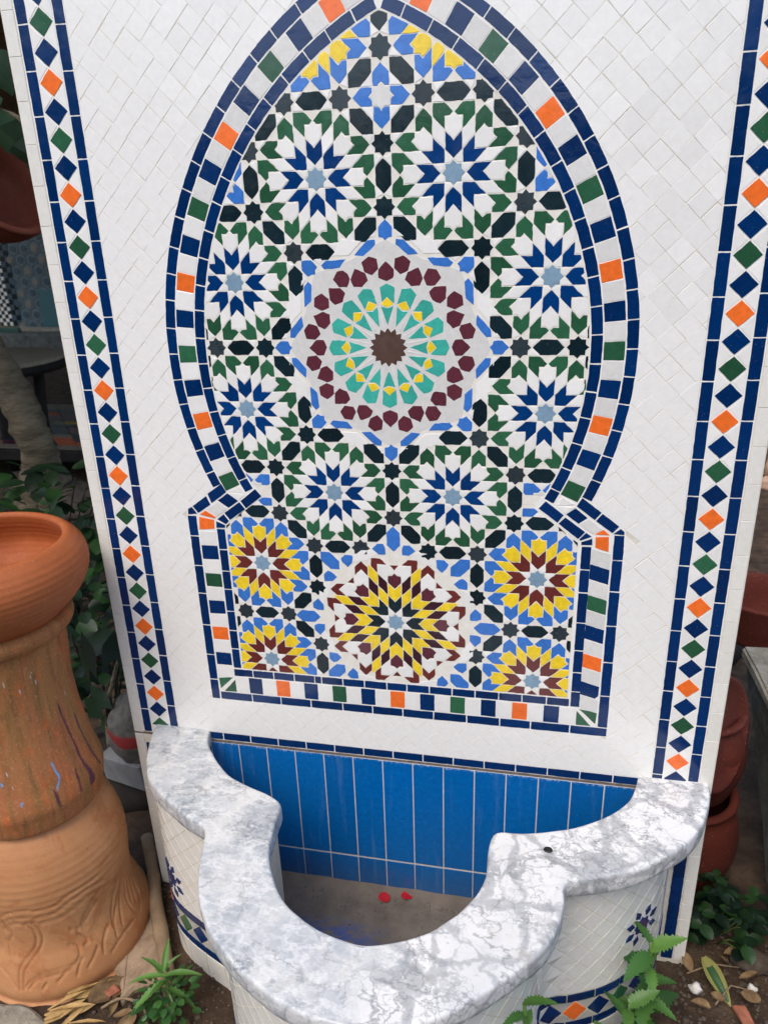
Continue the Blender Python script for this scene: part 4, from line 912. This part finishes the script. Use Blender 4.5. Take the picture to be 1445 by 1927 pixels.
o = link('curved_twig', tube(smooth_pts([P(-5.3, -11.9, 3.0), P(-4.95, -11.75, 2.85), P(-4.5, -11.75, 2.9), P(-4.3, -11.85, 3.1), P(-4.15, -11.95, 3.4)], 5), .0028, 6), 'wood_stick'); tag(o, 'thin curved dry stem arching over the soil beside the left weed', 'twig')
for i, (a, b, c, lab) in enumerate([((5.6, .35), (6.1, .1), (6.6, .05), 'thin dry twig lying behind the yellow edged leaf'), ((6.0, .9), (6.35, .5), (6.7, .5), 'thin dry twig lying in front of the yellow edged leaf')]):
    tag(link('twig', tube([P(a[0], -11.9, a[1]), P(b[0], -11.85, b[1]), P(c[0], -11.9, c[1])], .0016, 5), 'wood_stick'), lab, 'twig')
rock('stone', P(6.86, -11.85, -.12), (.034, .026, .022), 'stone_dark', 'rounded brown stone, the larger of the two below the grey bench', 'stone', seed=2)
rock('stone', P(7.22, -11.88, -.05), (.022, .018, .015), 'stone_dark', 'smaller rounded stone at the right edge below the grey bench', 'stone', seed=5)
rock('plaster_crumb', P(5.70, -11.9, .62), (.010, .009, .008), 'chip_white', 'white plaster crumb on the soil in front of the yellow edged leaf', 'crumb', seed=8, sub=2, amp=.6)
rock('plaster_crumb', P(6.74, -11.9, .45), (.009, .007, .007), 'chip_white', 'white plaster crumb on the soil nearer the right edge', 'crumb', seed=9, sub=2, amp=.6)
for nm, c, lab in (('brick_chip', P(-5.35, -11.93, 2.62), 'pink brick splinter on the soil beside the tan slab'), ('brick_chip', P(6.47, -11.92, 1.02), 'reddish brick fragment at the bottom right of the soil')):
    o = link(nm, bev_box((-.12, -12.05, -.2), (.12, -11.95, .2), .003, .004), 'brick_red'); o.location = c; o.rotation_euler.z = random.uniform(0, 3); tag(o, lab, 'brick piece')
    o.data.transform(Matrix.Translation((0, 0, 0)))
# gravel: one object of uncountable grit
def gravel(n=1100):
    V, F = [], []; base = bmesh.new(); bmesh.ops.create_icosphere(base, subdivisions=1, radius=1); bv = [v.co.copy() for v in base.verts]; bf = [[v.index for v in f.verts] for f in base.faces]; base.free()
    for i in range(n):
        u, w = (random.uniform(5.3, 7.6), random.uniform(-1.5, 1.4)) if i % 2 else (random.uniform(-6.3, -3), random.uniform(-.8, 3.8))
        r = random.uniform(.0012, .005) * (1 if random.random() < .93 else 2); c = P(u, -12, w); c.z = soil_h(c.x, c.y) + r * .3; b = len(V); sx, sy, sz = [random.uniform(.7, 1.3) for _ in range(3)]
        V += [c + Vector((v.x * sx, v.y * sy, v.z * sz * .8)) * r for v in bv]; F += [[b + k for k in f] for f in bf]
    link('gravel', mesh(V, F), 'stone_dark', kind='stuff')
gravel()
# soil mound round the weeds
# ------------------------------------------------------------------ weeds in front
def weed_lance(base, label):
    t = thing('weed', base, label, 'weed'); random.seed(3)
    top = base + Vector((-.002, .004, .10))
    link('stem', tube(smooth_pts([Vector((0, 0, -.01)), Vector((.004, 0, .05)), top - base], 4), [.0045] * 5 + [.003] * 4, 7), 'stem_green', t)
    L = leaf_mesh('serr', .072, .020, mat='leaf_bright', curl=.3, fold=.45); L2 = leaf_mesh('lance', .066, .016, mat='leaf_bright', curl=.35, fold=.5)
    for i, (a, el, z, s) in enumerate([(200, .25, .10, .95), (225, -.25, .085, 1.15), (20, .3, .10, 1.0), (-8, -.12, .07, .95), (95, .9, .11, .8), (160, .7, .11, .7), (60, .8, .11, .6), (250, .2, .09, .6), (310, -.3, .06, .6), (140, .2, .10, .7)]):
        a = math.radians(a); place_leaf(L if i % 2 else L2, base + Vector((0, 0, z)), (math.cos(a), math.sin(a) * .8, el), scale=s, parent=t, roll=random.uniform(-.3, .3))
    C = leaf_mesh('oval', .022, .014, mat='leaf_mid', curl=.2)
    for i in range(110):
        a = random.uniform(0, 6.28); r = random.uniform(.01, .055); p = base + Vector((math.cos(a) * r, math.sin(a) * r * .8, random.uniform(.005, .075)))
        place_leaf(C, p, (math.cos(a), math.sin(a), random.uniform(-.2, .8)), scale=random.uniform(.5, 1), parent=t, name='small_leaf', roll=random.uniform(-.6, .6))
weed_lance(P(-3.98, -12, 2.80), 'bright green weed with long toothed leaves growing left of the basin')
def weed_broad(base, h, n, label, lean=(0, 0), seed=1, sc=1.0):
    t = thing('weed', base, label, 'weed'); random.seed(seed)
    tip = Vector((lean[0], lean[1], h)); link('stem', tube(smooth_pts([Vector((0, 0, -.02)), tip * .5 + Vector((.006, 0, 0)), tip], 5), [.004] * 6 + [.0028] * 5, 7), 'stem_green', t)
    Ls = [leaf_mesh('serr', .075, .042, mat=m, curl=.25, fold=.25) for m in ('leaf_bright', 'leaf_mid')]
    for i in range(n):
        f = .12 + .88 * (i + 1) / n; a = i * 2.4 + random.uniform(-.4, .4); p = base + tip * f
        place_leaf(Ls[i % 3 == 0], p, (math.cos(a), math.sin(a), .25 + .5 * (f > .9) + random.uniform(-.35, .2)), scale=sc * random.uniform(.65, 1.1) * (1.15 - .45 * f), parent=t, roll=random.uniform(-.4, .4))
weed_broad(P(4.62, -12, 1.80), .25, 15, 'tall green weed with broad toothed leaves in front of the right basin lobe', (-.01, .0), 4, 1.12)
weed_broad(P(4.05, -12, 2.35), .17, 9, 'leafy green weed beside the orange diamond tile of the basin band', (.015, .0), 6, 1.0)
weed_broad(P(2.74, -12, 4.0), .36, 14, 'green weed with a pointed top in the notch between the basin lobes', (-.028, .0), 9, .85)
def clover(base, n, label, spread, seed):
    t = thing('clover_plant', base, label, 'plant'); random.seed(seed)
    L = leaf_mesh('oval', .032, .026, mat='leaf_shade', curl=.25, fold=.2); L2 = leaf_mesh('oval', .03, .024, mat='leaf_dark', curl=.25, fold=.2)
    for k in range(n):
        a = random.uniform(0, 6.28); r = spread * math.sqrt(random.random()); h = random.uniform(.03, .15) * (1 - .5 * r / spread)
        tip = Vector((math.cos(a) * r, math.sin(a) * r * .8, h)); 
        if k % 3 == 0: link('stem', tube([Vector((tip.x * .3, tip.y * .3, -.01)), tip * .6, tip], .0011, 5), 'stem_green', t)
        b = random.uniform(0, 6.28)
        for j in range(3):
            c = b + j * 2.1; place_leaf(random.choice((L, L2)), base + tip, (math.cos(c), math.sin(c), random.uniform(-.1, .35)), scale=random.uniform(.6, 1.1), parent=t, roll=random.uniform(-.3, .3))
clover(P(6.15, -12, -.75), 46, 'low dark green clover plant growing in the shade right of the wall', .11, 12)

# ------------------------------------------------------------------ right background: bench and terracotta pots
bench = thing('stone_bench', P(8.2, -12, -2), 'grey stone bench with a pale rough top at the right edge behind the wall', 'bench')
def slab_top():
    bm = bmesh.new(); V, F = box((7.42, -8.28, -5.6), (10.5, -8.0, 1.0)); vs = [bm.verts.new(v) for v in V]
    for f in F: bm.faces.new([vs[i] for i in f])
    bmesh.ops.recalc_face_normals(bm, faces=bm.faces); bmesh.ops.bevel(bm, geom=bm.edges[:], offset=.006, segments=2, affect='EDGES')
    bmesh.ops.subdivide_edges(bm, edges=bm.edges[:], cuts=5, use_grid_fill=True)
    for v in bm.verts: v.co += noise.noise_vector(v.co * 12) * .006 + noise.noise_vector(v.co * 45) * .003
    me = bpy.data.meshes.new('m'); bm.to_mesh(me); bm.free(); me.transform(Matrix.Translation(-P(8.2, -12, -2))); return me
link('bench_top', slab_top(), 'rough_stone', bench)
def side_block():
    prof = [(-5.35, -8.25), (.9, -8.25), (.9, -12.1), (-1.2, -12.1), (-2.2, -11.0), (-4.2, -9.2), (-5.2, -8.6)]
    V = [P(u, v, w) for u in (7.5, 10.2) for w, v in prof]; n = len(prof)
    F = [tuple(range(n)), tuple(range(n, 2 * n))[::-1]] + [(i, (i + 1) % n, n + (i + 1) % n, n + i) for i in range(n)]
    bm = bmesh.new(); vs = [bm.verts.new(v) for v in V]
    for f in F: bm.faces.new([vs[i] for i in f])
    bmesh.ops.recalc_face_normals(bm, faces=bm.faces); bmesh.ops.bevel(bm, geom=bm.edges[:], offset=.005, segments=2, affect='EDGES')
    bmesh.ops.triangulate(bm, faces=bm.faces); bmesh.ops.subdivide_edges(bm, edges=bm.edges[:], cuts=4, use_grid_fill=True)
    for v in bm.verts: v.co += noise.noise_vector(v.co * 18) * .004
    me = bpy.data.meshes.new('m'); bm.to_mesh(me); bm.free(); me.transform(Matrix.Translation(-P(8.2, -12, -2))); return me
link('bench_support', side_block(), 'concrete_grey', bench)
def pot(name, prof, loc, mat, label, rotx=0, roty=0, cat='pot', seg=72, sc=1):
    me, _, _ = lathe(dense([(a * sc, b * sc) for a, b in prof], .06), seg); o = link(name, me, mat, loc=loc); o.rotation_euler = (rotx, roty, 0); return tag(o, label, cat)
JAR = [(.001, 0), (1.1, 0), (1.35, .3), (1.55, 1.0), (1.5, 1.8), (1.3, 2.3), (1.32, 2.45), (1.42, 2.55), (1.36, 2.64), (1.2, 2.6), (1.2, 2.3), (1.35, 1.6), (1.2, .4), (.001, .2)]
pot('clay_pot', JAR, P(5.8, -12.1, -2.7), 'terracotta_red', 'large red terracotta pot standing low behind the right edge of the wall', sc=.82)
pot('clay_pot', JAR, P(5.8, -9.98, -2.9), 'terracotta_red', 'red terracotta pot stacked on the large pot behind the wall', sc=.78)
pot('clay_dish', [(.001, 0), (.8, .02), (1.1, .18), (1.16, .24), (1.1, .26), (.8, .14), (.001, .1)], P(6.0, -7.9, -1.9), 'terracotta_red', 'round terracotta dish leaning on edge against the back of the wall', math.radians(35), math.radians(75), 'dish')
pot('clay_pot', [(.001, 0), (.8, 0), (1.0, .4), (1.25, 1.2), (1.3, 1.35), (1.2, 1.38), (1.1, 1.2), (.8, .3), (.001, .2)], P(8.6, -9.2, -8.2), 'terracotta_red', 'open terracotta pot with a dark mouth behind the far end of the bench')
tag(rock('clay_ornament', P(6.12, -2.15, -1.3), (.012, .012, .022), 'pale_clay', None, None, seed=4, amp=.3), 'pale pink clay ornament showing just past the right edge of the wall', 'ornament')
rock('clay_ornament_knob', P(6.02, -2.42, -1.25), (.011, .011, .012), 'pale_clay', None, None, seed=7, amp=.3)
a_, b_ = bpy.data.objects['clay_ornament'], bpy.data.objects['clay_ornament_knob']; b_.name = 'knob'; b_.location -= a_.location; b_.parent = a_
o = link('old_log', tube(smooth_pts([P(8.6, -11.9, -11.5), P(10.8, -11.2, -14), P(14.2, -9.5, -17)], 5), .05, 10, lump=.2), 'dark_wood'); tag(o, 'dark fallen log on the ground beyond the right edge of the wall', 'log')

# ------------------------------------------------------------------ left background: courtyard
tree = thing('fig_tree', P(-23.6, -12, -21.6), 'old fig tree with a leaning grey trunk behind the left side of the fountain', 'tree')
to = tree.location
trunk_pts = [P(-23.9, -12.4, -21.6), P(-23.4, -10.9, -21.5), P(-22.9, -9.6, -21.0), P(-22.5, -8.3, -20.5), P(-22.4, -6.8, -20.0), P(-22.8, -5.3, -20.0), P(-23.6, -3.6, -20.0), P(-26, 1, -20), P(-29, 6, -19), P(-28, 12, -18)]
sp = smooth_pts(trunk_pts, 6); nn = len(sp)
link('trunk', tube([p - to for p in sp], [.085 + .085 * max(0, 1 - i / nn * 3.0) ** 1.3 + .006 * math.sin(i * 1.9) for i in range(nn)], 18, lump=.22), 'bark', tree)
for i, (e, r) in enumerate([((-10, 17, -12), .07), ((-38, 16, -34), .08), ((-20, 18, -36), .07), ((-6, 15, -22), .05)]):
    b = P(-28, 8 + i, -18.6); link('limb', tube([p - to for p in smooth_pts([b, b.lerp(P(*e), .5) + Vector((0, 0, .12)), P(*e)], 5)], [r * (1 - .7 * k / 10) for k in range(11)], 9, lump=.2), 'bark', tree)
rock('stone', P(-26.2, -11.5, -22.5), (.22, .18, .12), 'stone_dark', 'mossy boulder at the foot of the fig tree', 'stone', seed=11)
rock('stone', P(-21.6, -11.5, -21.6), (.14, .14, .11), 'stone_dark', 'grey boulder to the right of the fig tree trunk', 'stone', seed=13)
figL = leaf_mesh('fig', .17, .17, mat='leaf_fig', curl=.25, fold=.15)
def crown():
    V, F = [], []; random.seed(8); src = [v.co.copy() for v in figL.vertices]; fs = [list(p.vertices) for p in figL.polygons]
    cl = [(P(random.uniform(-62, -4), random.uniform(14, 27), random.uniform(-72, -6)), random.uniform(.35, .8)) for _ in range(46)]
    for c, r in cl:
        for k in range(75):
            d = Vector((random.gauss(0, 1), random.gauss(0, 1), random.gauss(0, .7))).normalized(); p = c + d * r * random.random() ** .4
            q = (d + Vector((0, 0, -.5))).to_track_quat('Y', 'Z').to_matrix() @ Matrix.Rotation(random.uniform(-1.2, 1.2), 3, 'Y'); s = random.uniform(.9, 1.5); b = len(V)
            V += [q @ (v * s) + p - to for v in src]; F += [[b + i for i in f] for f in fs]
    return mesh(V, F, True)
link('crown', crown(), 'leaf_fig', tree)
# drooping leafy twig seen at the top left
tw = smooth_pts([P(-13.5, 6.8, -9), P(-12.2, 5.2, -8.3), P(-11.3, 4.75, -8), P(-10.8, 4.3, -7.8)], 5); link('twig', tube([p - to for p in tw], .006, 6), 'bark', tree)
for c, d, s in [((-11.2, 4.7, -8), (-.1, .2, -1), 1.0), ((-10.9, 4.35, -7.9), (.15, .1, -1), .95), ((-11.6, 4.9, -8), (-.4, .1, -1), .85), ((-11.55, 6.3, -8), (.1, 0, -1), .8), ((-12.2, 6.7, -8.3), (.3, 0, -.9), .8), ((-11.9, 5.4, -8), (-.2, .1, -.9), .7)]:
    place_leaf(figL, P(*c), d, up=(0, -1, .2), scale=s * .75, parent=tree, roll=random.uniform(-.4, .4))
# round grey table
tb = thing('round_table', P(-31, -12, -30), 'round grey topped table with dark legs beyond the fig tree trunk', 'table'); o0 = tb.location
me, _, _ = lathe([(.001, 0), (4.6, 0), (4.75, .1), (4.75, .38), (4.6, .45), (.001, .45)], 56); link('tabletop', me, 'grey_table', tb, P(-31.8, -5.45, -29.2) - o0)
me, _, _ = lathe([(4.72, -.35), (4.8, -.35), (4.8, .2), (4.72, .2)], 56); link('table_rim', me, 'dark_wood', tb, P(-31.8, -5.45, -29.2) - o0)
for du, dw in ((2.6, -1.5), (-2.6, -1.5), (2.2, 2.0), (-2.4, 2.0)): link('leg', tube([P(-31.8 + du, -5.6, -29.2 + dw) - o0, P(-31.8 + du * .8, -12, -29.2 + dw * .8) - o0], .035, 6), 'dark_wood', tb)
# low table with mosaic top
mt = thing('mosaic_bench', P(-30, -12, -30), 'low bench topped with multicoloured zigzag mosaic behind the fig tree trunk', 'bench'); o1 = mt.location
link('bench_board', bev_box((-48.5, -10.3, -36.6), (-16.0, -9.64, -24.9), .01), 'dark_wood', mt).location = -o1
for u in (-48, -32, -16.8):
    for w in (-36, -25.6): link('leg', bev_box((u, -12.1, w), (u + .5, -10.2, w + .5), .006), 'dark_wood', mt).location = -o1
random.seed(14); MC = ['red_brown', 'maroon', 'old_orange', 'charcoal', 'black', 'old_blue', 'old_grey', 'old_yellow', 'plum', 'charcoal', 'red_brown', 'black']
for nm_, c_ in (('old_orange', (176, 92, 58)), ('old_blue', (88, 112, 130)), ('old_grey', (128, 120, 104)), ('old_yellow', (168, 142, 72))): glaze(nm_, c_, rough=.5)
V0 = -9.62
MESHC = {}
for r in range(14):
    for c in range(21):
        w0, u0 = -36.3 + r * .8, -44.5 + c * 1.32; z = .38 * (r % 2)
        m = random.choice(MC) if r > 1 and r < 13 else 'old_grey'
        if m not in MESHC:
            q = [(0, 0), (1.27, 0), (1.27 + .7, .75), (.7, .75)]; me = mesh([(x * .1, -y * .1, zz) for zz in (0, .004) for x, y in q], [(0, 1, 2, 3), (7, 6, 5, 4), (0, 4, 5, 1), (1, 5, 6, 2), (2, 6, 7, 3), (3, 7, 4, 0)]); me.materials.append(MATS[m]); MESHC[m] = me
        link('mosaic_piece', MESHC[m], None, mt, P(u0 + (.6 if r % 2 else 0), V0, w0) - o1).scale = (1, 1 if r % 2 else 1, 1)
# far garden wall with tile panel
gw = thing('garden_wall', P(-60, -12, -80), 'far garden wall with a blue grey tiled panel and brown plaster above, left background', 'wall'); o2 = gw.location
link('plaster', bev_box((-140, -12.3, -83), (40, 26, -80.5), .01), 'plaster_brown', gw).location = -o2
link('ledge', bev_box((-110, -12.2, -80.5), (10, -9.6, -76), .02), 'concrete_grey', gw).location = -o2
link('stone_kerb', bev_box((-110, -9.6, -80.6), (10, -9.2, -78), .02), 'rough_stone', gw).location = -o2
def hexpanel(u0, u1, v0, v1, r, mats, seed):
    random.seed(seed); V, F, MI = [], [], []; dx, dy = r * math.sqrt(3), r * 1.5; j = 0; y = v0
    while y < v1:
        x = u0 + (dx / 2 if j % 2 else 0); i = 0
        while x < u1:
            for k, (rr, w, mi) in enumerate(((.92, -80.45, 0), (.52, -80.38, 1 + ((i + j) % 3 == 0)))):
                b = len(V); V += [P(x + r * rr * math.cos(math.radians(60 * q + 30)), y + r * rr * math.sin(math.radians(60 * q + 30)), w) - o2 for q in range(6)]
                F.append([b + q for q in range(6)]); MI.append(mi)
            x += dx; i += 1
        y += dy; j += 1
    me = mesh(V, F)
    for m in mats: me.materials.append(MATS[m])
    me.polygons.foreach_set('material_index', MI); return me
glaze('far_blue', (92, 118, 128), rough=.5); glaze('far_slate', (58, 78, 90), rough=.5); glaze('far_teal', (40, 104, 112), rough=.4); glaze('far_green', (34, 82, 74), rough=.4)
link('hexagon_tiles', hexpanel(-67.6, -50, -9, 16.2, .95, ('far_blue', 'far_slate', 'old_grey'), 3), None, gw, kind='stuff')
def checks(u0, u1, v0, v1, s, mats):
    V, F, MI = [], [], []; j = 0; y = v0
    while y < v1:
        x = u0; i = 0
        while x < u1 - 1e-6:
            b = len(V); V += [P(x, y, -80.40) - o2, P(x + s * .95, y, -80.40) - o2, P(x + s * .95, y + s * .95, -80.40) - o2, P(x, y + s * .95, -80.40) - o2]; F.append([b, b + 1, b + 2, b + 3]); MI.append((i + j) % 2); x += s; i += 1
        y += s; j += 1
    me = mesh(V, F)
    for m in mats: me.materials.append(MATS[m])
    me.polygons.foreach_set('material_index', MI); return me
link('checker_strip', checks(-71.0, -69.0, -9, 16, .5, ('black', 'pale_grey')), None, gw, kind='stuff')
link('dark_strip', checks(-69.0, -67.6, -9, 16, .7, ('black', 'far_slate')), None, gw, kind='stuff')
link('teal_panel', bev_box((-64.2, -9.2, -80.4), (-59, -4.3, -80.2), .01), 'far_teal', gw).location = -o2
link('green_panel', bev_box((-69.5, -9.6, -77.9), (-66.2, -8.9, -77.6), .01), 'far_green', gw).location = -o2
# unseen reed roof, added overhead to darken the yard behind the fountain
pg = thing('added_shade_roof', P(-20, -12, -30), 'reed covered wooden roof shading the yard behind the fountain', 'roof'); o3 = pg.location
link('added_shade_mat', bev_box((-75, 11.0, -76), (-1, 11.5, -3.5), .01), 'wood_stick', pg).location = -o3
for u in (-74, -40, -8): link('shade_roof_post', bev_box((u, -12.2, -74), (u + 1.2, 11, -72.8), .01), 'dark_wood', pg).location = -o3
# unseen wall and trees, added behind the viewer to shape the glaze reflections
fw = thing('added_reflection_wall', P(0, -12, 62), 'plastered boundary wall across the yard, opposite the fountain', 'wall'); o4 = fw.location
link('plaster', bev_box((-130, -12.3, 62), (130, 12.0, 64.5), .01), 'plaster_brown', fw).location = -o4
link('coping', bev_box((-131, 12.0, 61.5), (131, 12.8, 65), .01), 'rough_stone', fw).location = -o4
def reflection_tree(u, w, h, r, seed, label):
    t = thing('added_reflection_tree', P(u, -12, w), label, 'tree'); random.seed(seed); V, F = [], []
    link('trunk', tube(smooth_pts([Vector((0, 0, -.1)), Vector((.1, 0, h * .5)), Vector((0, .1, h))], 5), [.14 - .008 * i for i in range(11)], 9, lump=.2), 'bark', t)
    for k in range(900):
        d = Vector((random.gauss(0, 1), random.gauss(0, 1), random.gauss(0, .8))).normalized(); p = Vector((0, 0, h)) + d * r * random.random() ** .35; b = len(V)
        n = Vector((random.gauss(0, 1), random.gauss(0, 1), random.gauss(0, 1))).normalized(); e = n.orthogonal().normalized(); g = n.cross(e); s_ = random.uniform(.07, .15)
        V += [p + e * s_, p + g * s_ * .6, p - e * s_, p - g * s_ * .6]; F.append((b, b + 1, b + 2, b + 3))
    link('crown', mesh(V, F), 'leaf_mid', t)
reflection_tree(-38, 52, 2.3, 1.1, 41, 'bushy tree across the yard on the left, opposite the fountain'); reflection_tree(24, 55, 2.6, 1.2, 42, 'bushy tree across the yard on the right, opposite the fountain')  # trees added out of view to break up the sky mirrored in the tiles
# hanging terracotta pot, top left
pot('hanging_pot', [(.001, 0), (.9, .05), (1.5, .7), (1.75, 1.5), (1.7, 1.75), (1.85, 1.85), (1.8, 1.95), (1.62, 1.9), (1.5, 1.5), (1.2, .7), (.001, .3)], P(-16.3, 2.7, -12), 'terracotta_dim', 'dark red clay pot tilted on its side at the left edge above the courtyard', math.radians(15), math.radians(62))
# sack and white block behind the wall edge
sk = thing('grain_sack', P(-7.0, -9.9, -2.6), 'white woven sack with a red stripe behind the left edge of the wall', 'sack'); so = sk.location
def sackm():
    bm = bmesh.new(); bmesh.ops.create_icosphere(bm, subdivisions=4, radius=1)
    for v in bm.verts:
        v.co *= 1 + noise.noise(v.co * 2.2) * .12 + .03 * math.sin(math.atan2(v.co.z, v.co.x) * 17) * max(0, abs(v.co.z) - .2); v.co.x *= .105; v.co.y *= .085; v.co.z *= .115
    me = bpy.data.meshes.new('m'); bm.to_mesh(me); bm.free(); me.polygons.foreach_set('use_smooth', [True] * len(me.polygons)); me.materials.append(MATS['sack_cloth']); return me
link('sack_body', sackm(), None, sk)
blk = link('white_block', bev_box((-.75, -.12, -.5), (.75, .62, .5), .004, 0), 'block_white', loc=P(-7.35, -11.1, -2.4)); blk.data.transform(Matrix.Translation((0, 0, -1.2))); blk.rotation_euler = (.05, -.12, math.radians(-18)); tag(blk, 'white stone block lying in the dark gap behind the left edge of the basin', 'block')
rock('rubble_heap', P(-7.7, -11.75, -3.1), (.26, .12, .085), 'dark_wood', 'dark heap of earth under the sack and the white block', 'heap', seed=23, amp=.35)
# bushes in the shade
def bush(base, n, spread, h, mats, label, kind='oval', ln=.06, seed=1, asp=.6):
    t = thing('leafy_bush', base, label, 'bush'); random.seed(seed); Ls = [leaf_mesh(kind, ln, ln * asp, mat=m, curl=.2) for m in mats]
    for k in range(max(3, n // 14)):
        a = random.uniform(0, 6.28); e = Vector((math.cos(a) * spread * .7, math.sin(a) * spread * .5, h * random.uniform(.5, .95))); link('stem', tube(smooth_pts([Vector((e.x * .1, e.y * .1, -.02)), e * .5 + Vector((0, 0, .03)), e], 3), .003, 5), 'dark_wood', t)
    for k in range(n):
        p = Vector((random.gauss(0, .5) * spread, random.gauss(0, .4) * spread, h * random.uniform(.12, 1))); a = random.uniform(0, 6.28)
        place_leaf(random.choice(Ls), base + p, (math.cos(a), math.sin(a) - .4, random.uniform(-.5, .4)), scale=random.uniform(.6, 1.25), parent=t, roll=random.uniform(-.5, .5))
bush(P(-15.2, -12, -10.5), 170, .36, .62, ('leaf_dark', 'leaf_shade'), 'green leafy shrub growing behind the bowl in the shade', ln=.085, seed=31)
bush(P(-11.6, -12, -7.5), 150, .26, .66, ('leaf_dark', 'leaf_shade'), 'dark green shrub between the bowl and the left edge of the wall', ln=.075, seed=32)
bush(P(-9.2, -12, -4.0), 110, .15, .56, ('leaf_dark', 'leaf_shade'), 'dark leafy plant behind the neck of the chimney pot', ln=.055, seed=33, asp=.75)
fp = thing('fig_seedling', P(-8.3, -12, -2.6), 'young fig plant with one big lobed leaf beside the chimney pot', 'plant')
link('stem', tube(smooth_pts([Vector((0, 0, 0)), Vector((.02, .0, .25)), Vector((.075, .08, .46))], 5), .005, 6), 'bark', fp)
figD = leaf_mesh('fig', .13, .13, mat='leaf_dark', curl=.2, fold=.12)
for c, d, s in [((-7.45, -7.15, -1.7), (-.6, .2, -.55), 1.0), ((-7.3, -7.1, -1.8), (.6, .4, -.4), .7), ((-7.7, -7.6, -2.2), (-.3, .5, .3), .7), ((-7.9, -8.8, -2.4), (-.4, -.2, -.5), .7)]: place_leaf(figD, P(*c), d, up=(.1, -.8, .6), scale=s, parent=fp)
# rose petals on the basin floor
for i, (u, w, lab) in enumerate(((-.35, .26, 'red flower petal on the basin floor, the left one of the pair'), (.10, .20, 'red flower petal on the basin floor, the right one of the pair'))):
    o = place_leaf(leaf_mesh('petal', .024, .021, mat='red_petal', curl=.12, fold=.08), P(u - .12, -11.135 - .02 * i, w), (.9, -.35 + .6 * i, .03), name='flower_petal', roll=.1 - .15 * i); tag(o, lab, 'petal')
